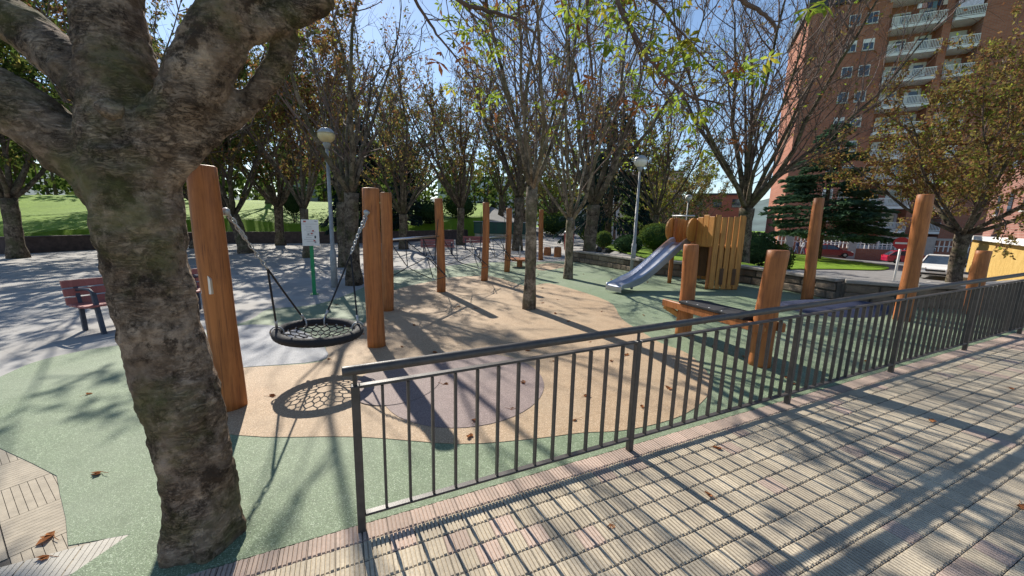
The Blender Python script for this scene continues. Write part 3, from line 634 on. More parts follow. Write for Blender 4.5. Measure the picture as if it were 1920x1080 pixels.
# slide: trough section swept along its profile
prof = smooth_poly([(0.0, 1.06), (0.22, 1.03), (0.6, 0.82), (1.2, 0.46), (1.65, 0.24), (2.0, 0.16), (2.32, 0.145), (2.36, 0.06)], 6, False)
L2 = 2.36; W2 = 0.21
slm = MB(); sec = [(-W2 - 0.022, 0.10), (-W2, 0.13), (-W2 + 0.012, 0.10), (-W2 + 0.03, 0.012), (0, 0.0), (W2 - 0.03, 0.012), (W2 - 0.012, 0.10), (W2, 0.13), (W2 + 0.022, 0.10), (W2 + 0.022, -0.06), (-W2 - 0.022, -0.06)]
vs = []
for i, (s_, h) in enumerate(prof):
    e = min(1, max(0.25, (2.40 - s_) / 0.5))
    for a_, b_ in sec: vs.append(top + sdv * s_ + sdn * a_ + V(0, 0, z0 + h + (b_ * e if b_ > 0 else b_)))
ns = len(sec); kk = len(prof)
slm.add(vs, [(i * ns + j, i * ns + (j + 1) % ns, (i + 1) * ns + (j + 1) % ns, (i + 1) * ns + j) for i in range(kk - 1) for j in range(ns)] + [tuple(range(ns)), tuple((kk - 1) * ns + j for j in range(ns))[::-1]])
sl_o = fixn(slm.build('slide', M['slide'], tw)); 
m_ = MB(); q = top + sdv * 1.75; m_.tube([q + V(0, 0, z0), q + V(0, 0, z0 + 0.2)], 0.03, 8); m_.build('slide_leg', M['galv'], tw, True)
# ------------------------------------------------------------------ trees
def rdir(r, up=0.0):
    v = V(r.gauss(0, 1), r.gauss(0, 1), r.gauss(0, 1) + up); return v.normalized()
def path(r, p, d, L, n, up=0.1, wob=0.12):
    pts = [p.copy()]; d = d.normalized()
    for i in range(n):
        d = (d + V(r.gauss(0, wob), r.gauss(0, wob), r.gauss(0, wob) + up)).normalized(); p = p + d * (L / n); pts.append(p)
    return pts
def leaf_add(mb, r, p, s, d=None, wdt=0.5):
    d = d or rdir(r, -0.3); a = d.orthogonal().normalized(); b = d.cross(a); q = r.uniform(0, 2 * pi); w_ = (a * cos(q) + b * sin(q)) * s * wdt * 0.5
    mb.add([p, p + d * s * 0.45 + w_, p + d * s, p + d * s * 0.45 - w_], [(0, 1, 2, 3)])
def palm_add(mb, r, p, s, n=5):
    ax = V(r.gauss(0, 0.5), r.gauss(0, 0.5), 1).normalized(); a = ax.orthogonal().normalized(); b = ax.cross(a); q0 = r.uniform(0, 6)
    for k in range(n):
        q = q0 + 2 * pi * k / n * 0.85; d = (a * cos(q) + b * sin(q) - ax * r.uniform(0.15, 0.6)).normalized(); side_ = d.cross(ax).normalized() * s * 0.17; m = p + d * s * 0.6
        mb.add([p, m + side_ - ax * s * 0.02, p + d * s - ax * s * 0.12, m - side_ - ax * s * 0.02, m + ax * s * 0.05], [(0, 1, 4), (1, 2, 4), (2, 3, 4), (3, 0, 4)])
def on_path(pts, f):
    k = f * (len(pts) - 1); i = min(int(k), len(pts) - 2); return pts[i].lerp(pts[i + 1], k - i), (pts[i + 1] - pts[i]).normalized()
def tree(name, loc, label, seed, fork=2.2, r=0.17, H=8, limbs=6, spread=0.55, shoots=10, twigs=7, leaves=(), lsize=0.09, trunk_mat='bark2', group=None, lean=(0, 0), twl=0.8, tr=0.0045, up=0.10, cat='tree', straight=False):
    g = R(seed); t = thing(name, loc, label, cat, group); B = Vector(loc)
    tr_ = MB(); tw_ = MB(); ends = []
    k = 9; pts = []; rad = []
    for i in range(k + 1):
        q = i / k; pts.append(B + V(lean[0] * q + 0.03 * sin(q * 5 + seed) * r * 6 * q, lean[1] * q + 0.03 * sin(q * 4 + seed * 2) * r * 6 * q, fork * q - 0.05)); rad.append(r * (1.28 - 0.30 * min(1, q * 4) - 0.10 * q + 0.12 * max(0, q - 0.8) * 5))
    lob = [g.uniform(0.9, 1.1) for _ in range(12)]
    tr_.tube(pts, rad, 12, True, lambda i, j: lob[j] * (1 + 0.06 * sin(i * 2.1 + j)))
    F = pts[-1] - V(0, 0, 0.12)
    for li in range(limbs):
        a = 2 * pi * (li + g.uniform(-0.3, 0.3)) / limbs; tl = spread * g.uniform(0.35, 1.15) if li else 0.08
        d = V(cos(a) * math.sin(tl), sin(a) * math.sin(tl), cos(tl)); L = (H - fork) * g.uniform(0.72, 1.0)
        lp = path(g, F, d, L, 9, up * 0.8, 0.105); r0 = r * g.uniform(0.30, 0.46); lr = [r0 * (1 - 0.86 * (i / 9) ** 0.8) for i in range(10)]
        tr_.tube(lp, lr, 7, True)
        for si in range(shoots):
            f = g.uniform(0.10, 1.0) ** 0.85; p, dd_ = on_path(lp, f); o = dd_.orthogonal(); o.rotate(Matrix.Rotation(g.uniform(0, 6.3), 3, dd_)); tl2 = g.uniform(0.4, 1.2)
            d2 = (dd_ * cos(tl2) + o.normalized() * sin(tl2) + V(0, 0, 0.25)).normalized(); L2_ = (H - fork) * g.uniform(0.16, 0.40) * (1.15 - 0.5 * f)
            sp = path(g, p, d2, L2_, 5, up * 0.9, 0.15); sr0 = max(tr * 2.2, min(r0 * 0.35, 0.003 + L2_ * 0.008)); tw_.tube(sp, [sr0 * (1 - 0.75 * i / 5) for i in range(6)], 4, False)
            for ti in range(twigs):
                f2 = g.uniform(0.15, 1.0); p2, d3 = on_path(sp, f2); o2 = d3.orthogonal(); o2.rotate(Matrix.Rotation(g.uniform(0, 6.3), 3, d3)); tl3 = g.uniform(0.3, 1.0)
                d4 = (d3 * cos(tl3) + o2.normalized() * sin(tl3) + V(0, 0, 0.1)).normalized(); tp = path(g, p2, d4, twl * g.uniform(0.4, 1.1), 3, up * 0.7, 0.16)
                tw_.tube(tp, [tr, tr * 0.9, tr * 0.7, tr * 0.45], 3, False); ends.append(tp)
    tr_.build('trunk', M[trunk_mat], t, True); tw_.build('branches', M['twig'], t)
    # leaves gather in clumps, so the crown has thick and thin places
    clump = [e for e in ends if noise.noise(e[-1] * 0.55 + V(seed, 0, 0)) > -0.08] or ends
    for mat, cnt, kind in leaves:
        lm = MB()
        for _ in range(cnt):
            e = g.choice(clump if kind != 'all' else ends); p, _d = on_path(e, g.uniform(0.25, 1.0)); p = p + rdir(g) * g.uniform(0, 0.12)
            if kind == 'palm': palm_add(lm, g, p, lsize * g.uniform(0.7, 1.35))
            else: leaf_add(lm, g, p, lsize * g.uniform(0.6, 1.4))
        lm.build('foliage', M[mat], t)
    return t
AUT = lambda n, s=0.12: [('lf_autumn', n, 'q'), ('lf_yellow', int(n * 0.45), 'q'), ('lf_lime', int(n * s), 'q')]
tree('bare_tree', (0.32, 6.93, 0.0), 'slim speckled pale trunk tree growing out of the tan rubber near the ropes', 101, 2.25, 0.105, 8.2, 8, 0.5, 10, 6, [('lf_autumn', 380, 'q'), ('lf_lime', 230, 'palm')], 0.11, 'bark3', tr=0.0036)
tree('bare_tree', (1.57, 10.74, 0.03), 'thin tree with bare upright shoots on the green rubber', 102, 1.75, 0.12, 8.5, 8, 0.65, 16, 9, AUT(900), 0.09, 'bark3', tr=0.0038)
tree('bare_tree', (-4.05, 9.72, -0.1), 'dark trunk tree beside the grey lamp pole and green sign post', 103, 2.35, 0.18, 8.6, 7, 0.55, 8, 5, AUT(230, 0.1), 0.085, tr=0.0034)
tree('bare_tree', (3.03, 15.2, 0.05), 'dark thick trunk tree beside the wall left of the slide', 104, 2.3, 0.27, 10.5, 9, 0.60, 17, 10, AUT(1500, 0.4), 0.11)
tree('bare_tree', (0.25, 21.4, 0.0), 'dark tree rising behind the far log posts', 105, 2.9, 0.27, 13, 9, 0.6, 16, 10, AUT(1500), 0.13, tr=0.007)
tree('bare_tree', (-13.6, 19.6, -0.3), 'dark tree with low forks on the plaza in front of the grass bank', 106, 1.9, 0.28, 12, 9, 0.75, 15, 9, [('lf_yellow', 5200, 'q'), ('lf_green', 2600, 'q'), ('lf_autumn', 2500, 'q')], 0.15, lean=(-0.5, 0), tr=0.007)
tree('bare_tree', (10.1, 17.0, -0.15), 'wide bare tree with many steep black limbs behind the slide tower', 107, 2.6, 0.30, 13, 12, 0.66, 22, 11, AUT(900), 0.13, twl=1.3, tr=0.006)
tree('bare_tree', (8.2, 22.5, 0.0), 'slender bare tree behind the round bush', 108, 2.2, 0.17, 11, 8, 0.6, 16, 9, [('lf_lime', 1500, 'q'), ('lf_autumn', 1200, 'q')], 0.15, tr=0.007)
tree('street_tree', (18.6, 16.1, zRc(18.6)), 'spreading tree with thin yellow and green leaves beside the white car', 109, 3.05, 0.27, 11.0, 10, 1.12, 18, 10, [('lf_yellow', 17000, 'all'), ('lf_lime', 2500, 'q'), ('lf_autumn', 14000, 'all')], 0.125, twl=1.1, up=0.07, tr=0.007)
tree('bare_tree', (-6.4, 22.5, -0.1), 'curved dark tree on the far plaza behind the first climbing ropes', 110, 2.0, 0.24, 12, 9, 0.72, 15, 10, [('lf_yellow', 2200, 'q'), ('lf_green', 1300, 'q'), ('lf_autumn', 1500, 'q')], 0.13, tr=0.007)
tree('bare_tree', (-3.6, 26.5, -0.05), 'dark upright tree at the back of the plaza left of the green container', 111, 2.5, 0.25, 13, 9, 0.6, 15, 10, AUT(2200), 0.14, tr=0.008)
tree('leafy_tree', (-22.0, 17.0, -0.5), 'dark tree with full green leaves at the far left of the plaza', 112, 2.6, 0.30, 12, 11, 1.05, 16, 9, [('lf_green', 19000, 'all'), ('lf_yellow', 2500, 'q')], 0.20, up=0.03)
tree('leafy_tree', (-19.2, 23.5, zp(-19.2)), 'leaning dark leafy tree behind the big trunk', 113, 2.6, 0.36, 13, 11, 1.0, 15, 9, [('lf_green', 16000, 'all'), ('lf_yellow', 4500, 'q')], 0.21, lean=(0.6, 0), up=0.04)
tree('bare_tree', (-9.2, 17.2, -0.22), 'thin twiggy tree left of the white notice board', 114, 2.2, 0.17, 11, 9, 0.6, 17, 10, AUT(9500, 0.15), 0.14, tr=0.006)
tree('bare_tree', (-6.0, 13.6, -0.14), 'tree with rusty leaves behind the white notice board', 115, 2.3, 0.16, 8.0, 7, 0.5, 10, 7, AUT(700, 0.1), 0.10, tr=0.004)
tree('leafy_tree', (-15.8, 26.2, -0.35), 'broad leafy tree standing right at the plaza wall', 116, 2.6, 0.28, 12.5, 10, 0.95, 15, 9, [('lf_green', 12000, 'q'), ('lf_autumn', 3500, 'q')], 0.20, up=0.05)
tree('leafy_tree', (-12.6, 13.3, -0.3), 'leafy tree on the plaza mostly hidden by the old trunk', 117, 2.7, 0.19, 10.5, 9, 0.85, 13, 8, [('lf_green', 5200, 'q'), ('lf_autumn', 2600, 'q')], 0.15, up=0.06)
# a row of lighter trees past the plaza: two kinds, copied and turned
bk = [tree('background_tree', (0, 0, 0), 'x', 120 + i, 2.0, 0.25, 12, 10, 0.95, 12, 8, [(('lf_yellow', 'lf_green')[i], 5200, 'all'), (('lf_lime', 'lf_autumn')[i], 3000, 'q')], 0.20, group='trees beyond the plaza') for i in range(2)]
spots = [(-31, 31, 'leafy tree on the grass bank at the far left edge'), (-25, 40, 'yellowing tree high on the bank behind the big trunk'), (-15.5, 37, 'yellowing tree on the bank behind the dark weeping conifer'), (-9.5, 36, 'sunlit yellow green tree behind the lamp pole'), (-6, 42, 'yellow green tree beyond the end of the plaza wall'),
         (-1.5, 46, 'pale tree far behind the green container'), (4.5, 44, 'tree with yellow leaves right of the green container'), (7.5, 31, 'tree beyond the lower end of the stone wall'), (13, 36, 'rust coloured tree behind the slender bare tree'), (19, 48, 'distant tree left of the blue green cedar'), (-38, 24, 'green tree outside the left of the plaza'), (24, 54, 'tree in front of the brick tower at its left corner'), (-45, 20, 'leafy tree out at the left end of the dark wall'), (-34, 38, 'green tree high on the bank at the left'), (-20, 47, 'tree standing on top of the bank behind the swing'), (1.5, 55, 'tree far behind the log posts'), (11, 52, 'tree far behind the round bush'), (-12.5, 48, 'tree on the bank behind the lamp pole')]
for i, (x, y, lb) in enumerate(spots):
    src = bk[i % 2]; o = src if i < 2 else copy_tree(src)
    o.location = (x, y, terr(x, y) - 0.05 if not inside(x, y, TERRACE) else zp(x)); o.rotation_euler.z = i * 1.9; k_ = 0.85 + 0.12 * ((i * 7) % 4); o.scale = (k_, k_, k_); o['label'] = lb
def conifer(loc, label, seed, H, rad, n, mat, droop=0.25, first=0.8, cup=0.0, dens=26, nl=0.22):
    g = R(seed); t = thing('conifer', loc, label, 'conifer'); B = Vector(loc); tk = MB(); fo = MB(); br = MB()
    tk.tube([B + V(0, 0, -0.1), B + V(0.05, 0, H * 0.5), B + V(0, 0, H)], [0.025 * H, 0.014 * H, 0.02], 9)
    for i in range(n):
        q = (i + g.random()) / n; z = first + (H - first) * q; L = rad * (1 - q) ** 0.75 * g.uniform(0.7, 1.1) + 0.25; a = g.uniform(0, 2 * pi); d = V(cos(a), sin(a), cup)
        pts = [B + V(0, 0, z) + d * (L * k / 5) - V(0, 0, droop * L * (k / 5) ** 2) for k in range(6)]; br.tube(pts, [0.03 * (1 - k / 6) + 0.006 for k in range(6)], 4, False)
        for k in range(int(dens * L)):
            f = g.uniform(0.15, 1) ** 0.7; p, dd_ = on_path(pts, f); s_ = V(-d.y, d.x, 0) * g.gauss(0, 0.20 * L * (1.15 - f)); p = p + s_ + V(0, 0, g.uniform(-0.08, 0.05))
            dn = (dd_ + s_ * 0.8 + V(g.gauss(0, .3), g.gauss(0, .3), g.gauss(-droop, .25))).normalized(); leaf_add(fo, g, p, nl * g.uniform(0.7, 1.5), dn, 0.38)
    tk.build('trunk', M['bark2'], t, True); br.build('branches', M['twig'], t); fo.build('foliage', M[mat], t); return t
conifer((30.8, 39.0, zRc(30.8)), 'blue green layered cedar on the sunny lawn before the brick tower', 201, 13.0, 6.0, 130, 'needle', 0.12, 1.9, 0.10, 62, 0.38)
conifer((6.2, 25.5, 0.2), 'dark drooping conifer left of the grey lamp with globe', 202, 9.5, 3.4, 80, 'needled', 0.45, 1.6, 0, 34, 0.28)
conifer((-12.2, 31.5, zL(-12.2, 31.5) - 0.05), 'dark weeping conifer on the bank behind the white notice board', 203, 8.5, 3.4, 90, 'needled', 0.5, 0.2, 0, 38, 0.30)
conifer((-8.6, 31.0, zL(-8.6, 31.0) - 0.05), 'narrow dark conifer on the bank near the lamp pole', 204, 7.0, 1.1, 80, 'needled', 0.3, 0.1, 0.3, 50, 0.26)
def bush(loc, label, seed, rx, rz, mat, leg=0.3, n=3600, ls=0.075, cat='bush'):
    g = R(seed); t = thing('bush', loc, label, cat); B = Vector(loc); fo = MB(); st = MB(); co = MB()
    for k in range(5):
        a = 2 * pi * k / 5; st.tube([B + V(0.05 * cos(a), 0.05 * sin(a), -0.05), B + V(0.25 * rx * cos(a), 0.25 * rx * sin(a), leg + 0.2)], [0.03, 0.02], 6)
    c = B + V(0, 0, leg + rz)
    for _ in range(n):
        d = rdir(g); q = 1 + 0.05 * noise.noise(d * 3 + V(seed, 0, 0)) - 0.12 * g.random() ** 2; leaf_add(fo, g, c + V(d.x * rx, d.y * rx, d.z * rz) * q, ls * g.uniform(0.6, 1.3), (d + rdir(g) * 0.8).normalized(), 0.7)
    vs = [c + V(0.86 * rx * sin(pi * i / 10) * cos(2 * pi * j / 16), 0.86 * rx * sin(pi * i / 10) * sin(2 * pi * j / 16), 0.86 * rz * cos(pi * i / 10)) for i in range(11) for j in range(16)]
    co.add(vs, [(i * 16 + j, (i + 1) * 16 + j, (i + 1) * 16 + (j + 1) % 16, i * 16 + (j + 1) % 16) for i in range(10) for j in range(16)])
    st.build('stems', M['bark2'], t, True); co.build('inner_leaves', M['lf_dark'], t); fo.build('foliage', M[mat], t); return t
bush((7.1, 19.2, 0.1), 'large round clipped bush on short stems left of the slide', 301, 0.86, 0.62, 'lf_green', 0.32, 5200, 0.06)
bush((4.9, 21.0, 0.25), 'small round clipped bush near the dark tree trunk', 302, 0.45, 0.42, 'lf_green', 0.1, 1600, 0.06)
bush((5.4, 18.2, 0.22), 'dark low bush between the wall and the lamp pole', 303, 0.62, 0.40, 'lf_dark', 0.05, 1800, 0.08)
bush((13.6, 22.0, zRc(13.6)), 'dark spreading shrub behind the lawn right of the slide tower', 304, 1.3, 0.95, 'lf_dark', 0.1, 3200, 0.11)
bush((14.6, 21.0, zRc(14.6)), 'pale sprawling shrub at the near edge of the lawn', 305, 0.6, 0.75, 'lf_green', 0.1, 1500, 0.09)
bush((-17.4, 31.0, zL(-17.4, 31.0) - 0.05), 'round dark bush on the bank left of the swing post', 306, 0.95, 1.1, 'lf_dark', 0.6, 1800, 0.1)
bush((-10.2, 30.9, zL(-10.2, 30.9) - 0.05), 'grey green bush on the bank behind the notice board', 307, 1.1, 0.7, 'lf_green', 0.1, 1800, 0.12)
# hedge mass at the back of the plaza
for i, (x, y, rx, lb) in enumerate([(-5.4, 39.0, 1.6, 'yellow green hedge bush left of the container'), (-7.6, 34.5, 1.3, 'dark hedge bush at the bend of the plaza wall'), (4.2, 40.5, 1.5, 'dark hedge bush right of the container'), (7.4, 36.5, 1.4, 'hedge bush at the right back of the plaza'), (6.0, 29.0, 1.2, 'low hedge bush beyond the thick dark trunk')]):
    bush((x, y, terr(x, y)), lb, 320 + i, rx, rx * 0.7, ('lf_green', 'lf_dark')[i % 2], 0.05, 1500, 0.16)

# far wood closing the view beyond the park
wt = MB(); wl = MB(); g = R(909)
for _ in range(150):
    a = g.uniform(-1.15, 0.42); d = g.uniform(60, 100); x, y = d * sin(a), d * cos(a); z = terr(x, y); h = g.uniform(6, 12)
    if x > 30: continue
    wt.tube([V(x, y, z - 0.5), V(x + g.uniform(-.6, .6), y, z + h * 0.7)], [0.25, 0.08], 5)
    for _k in range(150):
        dd_ = rdir(g); leaf_add(wl, g, V(x, y, z + h * 0.58) + V(dd_.x * h * 0.34, dd_.y * h * 0.34, dd_.z * h * 0.46) * g.uniform(0.45, 1) ** 0.6, g.uniform(0.5, 0.95), None, 0.8)
wt.add([tuple(v) for v in wl.v], wl.f); nt_ = len(wt.f) - len(wl.f)
o = wt.build('woodland', M['twig'], None); o.data.materials.append(M['lf_green']); o.data.polygons.foreach_set('material_index', [0] * nt_ + [1] * len(wl.f)); tag(o, 'mass of distant trees closing the view behind the park', 'woodland', kind='stuff')

# ------------------------------------------------------------------ the old tree in the foreground
bt = thing('old_tree', (-1.57, 1.72, zp(-1.57)), 'massive old tree with blotchy bark and thick lopped limbs in the left foreground', 'tree')
tb = MB()
def limb(pts, rad, n=14):
    P_ = smooth_poly(pts, 4, False); m_ = len(pts) - 1; rr = []
    for i in range(len(P_)):
        f = i / 4; k = min(int(f), m_ - 1); rr.append(rad[k] + (rad[k + 1] - rad[k]) * (f - k))
    tb.tube(P_, rr, n)
limb([(-1.535, 1.70, -0.12), (-1.54, 1.71, 0.03), (-1.55, 1.73, 0.29), (-1.60, 1.76, 0.675), (-1.672, 1.785, 0.99), (-1.722, 1.80, 1.35), (-1.738, 1.81, 1.60), (-1.75, 1.83, 1.85)], [0.185, 0.165, 0.150, 0.158, 0.158, 0.156, 0.168, 0.18])
for a_ in (0.3, 1.6, 2.9, 4.4, 5.4): limb([(-1.55 + 0.10 * cos(a_), 1.72 + 0.10 * sin(a_), 0.18), (-1.54 + 0.135 * cos(a_), 1.71 + 0.135 * sin(a_), 0.03), (-1.54 + 0.16 * cos(a_), 1.71 + 0.16 * sin(a_), -0.12)], [0.05, 0.055, 0.05], 8)
limb([(-1.80, 1.84, 1.62), (-1.93, 1.85, 1.80), (-2.06, 1.80, 1.93), (-2.2, 1.75, 2.06), (-2.5, 1.65, 2.30), (-2.9, 1.5, 2.7)], [0.14, 0.135, 0.12, 0.11, 0.10, 0.09])
limb([(-1.77, 1.84, 1.85), (-1.84, 1.87, 2.08), (-2.08, 1.93, 2.27), (-2.33, 1.98, 2.44), (-2.62, 2.0, 2.66), (-3.1, 2.0, 3.1)], [0.15, 0.125, 0.105, 0.095, 0.085, 0.07])
limb([(-1.76, 1.83, 1.75), (-1.80, 1.88, 2.1), (-1.85, 1.92, 2.42), (-1.87, 1.98, 2.8), (-1.8, 2.1, 3.5)], [0.19, 0.16, 0.13, 0.125, 0.11])
limb([(-1.71, 1.82, 1.76), (-1.62, 1.84, 1.92), (-1.505, 1.85, 2.08), (-1.40, 1.87, 2.27), (-1.32, 1.9, 2.44), (-1.22, 1.95, 2.68), (-0.95, 2.2, 3.3), (-0.6, 2.6, 3.85)], [0.14, 0.13, 0.125, 0.122, 0.12, 0.11, 0.09, 0.07])
limb([(-1.65, 1.83, 1.74), (-1.535, 1.86, 1.89), (-1.415, 1.92, 2.01), (-1.297, 2.0, 2.147), (-1.194, 2.06, 2.327), (-1.13, 2.08, 2.49)], [0.09, 0.07, 0.058, 0.056, 0.055, 0.055])
limb([(-1.38, 1.86, 2.30), (-1.28, 1.9, 2.395), (-1.173, 1.97, 2.485), (-1.058, 2.07, 2.584), (-0.975, 2.11, 2.65), (-0.965, 2.12, 2.66)], [0.08, 0.07, 0.066, 0.064, 0.062, 0.05])
limb([(-1.66, 1.66, 2.00), (-1.63, 1.64, 2.02)], [0.055, 0.04], 8)
me = remesh(tb, 0.0125, 3); org = ROOT[bt]
nrm = [v.normal.copy() for v in me.vertices]
for v, n_ in zip(me.vertices, nrm):
    p = v.co.copy()
    d = 0.016 * noise.fractal(p * 5.0, 0.8, 2.1, 4) + 0.006 * noise.fractal(V(p.x * 12, p.y * 12, p.z * 20), 0.9, 2.0, 4)
    rg_ = noise.noise(V(p.x * 4, p.y * 4, p.z * 16 + 3 * noise.noise(p * 3))); d += 0.0025 * (1 - abs(rg_) * 2)
    v.co = p + n_ * d - org
me.materials.append(M['bark']); me.name = 'trunk'; me.update()
tko = bpy.data.objects.new('trunk', me); COL.objects.link(tko); tko.parent = bt
br = MB(); lv = MB(); lv2 = MB(); g = R(77)
def bough(pts, r0, r1, tw, leafn, skip=0.0):
    P_ = [Vector(p) for p in smooth_poly(pts, 5, False)]; n = len(P_); P_ = [p + rdir(g) * (0.012 if 0 < i < n - 1 else 0) for i, p in enumerate(P_)]
    br.tube(P_, [r0 + (r1 - r0) * i / (n - 1) for i in range(n)], 6, True)
    for _ in range(tw):
        p, d = on_path(P_, g.uniform(skip, 1)); o = d.orthogonal(); o.rotate(Matrix.Rotation(g.uniform(0, 6.3), 3, d)); d2 = (d * 0.7 + o * 0.8 + V(0, 0, -0.1)).normalized()
        tp = path(g, p, d2, g.uniform(0.25, 0.6), 5, 0.0, 0.22); br.tube(tp, [0.006, 0.0055, 0.005, 0.004, 0.0035, 0.0025], 4, False)
        if g.random() < 0.6: q_, dq = on_path(tp, 0.6); t2 = path(g, q_, (dq + rdir(g) * 0.8), 0.22, 3, 0, 0.2); br.tube(t2, [0.004, 0.0035, 0.003, 0.002], 4, False); tp = tp + t2[1:]
        if g.random() < leafn:
            for _k in range(g.choice((1, 2, 2, 3))): palm_add(lv if g.random() < 0.82 else lv2, g, tp[-1] + rdir(g) * 0.07, g.uniform(0.08, 0.14), g.choice((5, 5, 6)))
bough([(-0.6, 2.6, 3.83), (0.0, 3.1, 4.35), (0.55, 3.7, 4.35), (0.86, 4.0, 3.85), (0.99, 4.0, 3.53), (1.19, 4.0, 3.25), (1.39, 4.0, 3.02), (1.71, 4.0, 2.83), (2.05, 4.05, 2.78)], 0.032, 0.007, 42, 0.8, 0.35)
bough([(-0.6, 2.6, 3.83), (-0.8, 3.3, 4.1), (-0.72, 3.9, 3.78), (-0.46, 4.0, 3.58), (-0.17, 4.1, 3.57), (0.15, 4.2, 3.46), (0.27, 4.2, 3.2)], 0.035, 0.006, 20, 0.22, 0.35)
bough([(0.0, 3.1, 4.35), (1.0, 3.5, 4.6), (1.8, 3.9, 4.1), (2.02, 4.0, 3.75), (2.18, 4.0, 3.64), (2.34, 4.0, 3.55), (2.44, 4.02, 3.43)], 0.035, 0.013, 8, 0.15, 0.5)
bough([(-0.8, 3.3, 4.1), (-1.3, 4.4, 4.35), (-1.1, 5.0, 3.95), (-0.85, 5.0, 3.65), (-0.45, 5.1, 3.2)], 0.03, 0.006, 16, 0.3, 0.35)
bough([(0.55, 3.7, 4.35), (1.0, 4.6, 4.4), (1.3, 5.0, 3.9), (1.7, 5.2, 3.4), (2.2, 5.3, 3.0)], 0.03, 0.006, 22, 0.8, 0.3)
bough([(0.55, 3.7, 4.35), (0.7, 4.4, 4.2), (0.8, 4.9, 3.8), (0.95, 5.2, 3.3), (0.8, 5.4, 2.95)], 0.03, 0.006, 18, 0.7, 0.3)
bough([(0.86, 4.0, 3.85), (1.3, 4.3, 3.85), (1.9, 4.6, 3.55), (2.5, 4.8, 3.2)], 0.02, 0.006, 16, 0.5, 0.2)
br.build('branches', M['twig'], bt, True); lv.build('foliage', M['lf_lime'], bt); lv2.build('foliage', M['dryleaf'], bt)

# ------------------------------------------------------------------ benches, board, lamps
def bench(label, loc, rz, L=1.8, cat='bench'):
    t = thing('bench', (0, 0, 0), label, cat, 'red slatted benches on the plaza')
    def bx(c, d, nm, mt, ang=0, bv=0.008):
        m_ = MB(); m_.box((0, 0, 0), d, Matrix.Rotation(ang, 3, 'Y')); m_.v = [(a + c[0], b + c[1], e + c[2]) for a, b, e in m_.v]; return bevel(m_.build(nm, M[mt], t), bv)
    for k, (x, z, a) in enumerate(((-0.29, 0.70, 0.22), (-0.26, 0.575, 0.22), (-0.23, 0.45, 0.22))): bx((x, L / 2, z), (0.03, L, 0.108), 'back_slat', 'redslat', -a)
    for x in (-0.12, 0.0, 0.12, 0.24): bx((x, L / 2, 0.405 + 0.012 * (x > 0.2)), (0.105, L, 0.03), 'seat_slat', 'redslat')
    for y in (0.14, L - 0.14):
        m_ = MB(); m_.bar((-0.19, y, 0), (-0.21, y, 0.42), 0.05, 0.045, up=(1, 0, 0)); m_.build('leg', M['darkmetal'], t)
        m_ = MB(); m_.bar((-0.21, y, 0.40), (-0.31, y, 0.74), 0.045, 0.03, up=(1, 0, 0)); m_.build('back_support', M['darkmetal'], t)
        m_ = MB(); m_.bar((0.33, y, 0), (0.20, y, 0.60), 0.05, 0.045, up=(1, 0, 0)); m_.build('leg', M['darkmetal'], t)
        m_ = MB(); m_.bar((-0.21, y, 0.375), (0.26, y, 0.375), 0.045, 0.03); m_.build('seat_support', M['darkmetal'], t)
        m_ = MB(); m_.tube(smooth_poly([(0.20, y, 0.59), (0.10, y, 0.635), (-0.08, y, 0.63), (-0.25, y, 0.60)], 4, False), 0.02, 8); m_.build('armrest', M['darkmetal'], t, True)
    t.location = loc; t.rotation_euler.z = rz; return t
bench('dull red slatted bench with dark iron legs, partly behind the old tree', (-6.22, 5.32, zp(-6.2)), math.atan2(-0.37, 0.93))
bench('red slatted bench on the far plaza seen behind the climbing ropes', (-4.4, 18.4, zp(-4.4)), radians(-75), 1.6)
bench('red slatted bench deep on the plaza near the third log post', (-2.9, 22.4, zp(-2.9)), radians(-80), 1.6)
nb = thing('notice_board', (-4.39, 8.39, zp(-4.39)), 'white notice board with a red logo on a bright green post', 'sign')
bz = zp(-4.39); nd = V(0.46, -0.89, 0).normalized(); sx = V(-nd.y, nd.x, 0); c0 = V(-4.39, 8.39, bz)
m_ = MB(); m_.box(c0 + V(0, 0, 0.62), (0.075, 0.075, 1.24), Matrix.Rotation(math.atan2(sx.y, sx.x), 3, 'Z')); bevel(m_.build('post', M['signgreen'], nb), 0.006)
m_ = MB(); m_.box(c0 + V(0, 0, 0.012), (0.16, 0.16, 0.012), Matrix.Rotation(math.atan2(sx.y, sx.x), 3, 'Z')); m_.build('base_plate', M['signgreen'], nb)
m_ = MB(); m_.box(c0 + nd * 0.052 + V(0, 0, 1.36), (0.33, 0.024, 0.56), Matrix.Rotation(math.atan2(sx.y, sx.x), 3, 'Z')); bd = bevel(m_.build('panel', M['board'], nb), 0.004)
f0 = c0 + nd * 0.0655
def pr(x, z, w_, h_, mt): m2 = MB(); m2.box(f0 + sx * x + V(0, 0, z), (w_, 0.002, h_), Matrix.Rotation(math.atan2(sx.y, sx.x), 3, 'Z')); return m2.build('print', M[mt], bd)
pr(0, 1.545, 0.325, 0.005, 'print'); pr(-0.10, 1.60, 0.05, 0.035, 'redprint'); pr(0.11, 1.605, 0.05, 0.012, 'print'); pr(0.085, 1.27, 0.028, 0.055, 'rubberpad')
g = R(4)
for k in range(9): pr(g.uniform(-0.05, 0.02), 1.50 - k * 0.04, g.uniform(0.10, 0.2), 0.007, 'print')
for k in range(5): pr(g.uniform(-0.11, 0.11), g.uniform(1.13, 1.45), 0.035, 0.03, 'print' if k % 2 else 'redprint')
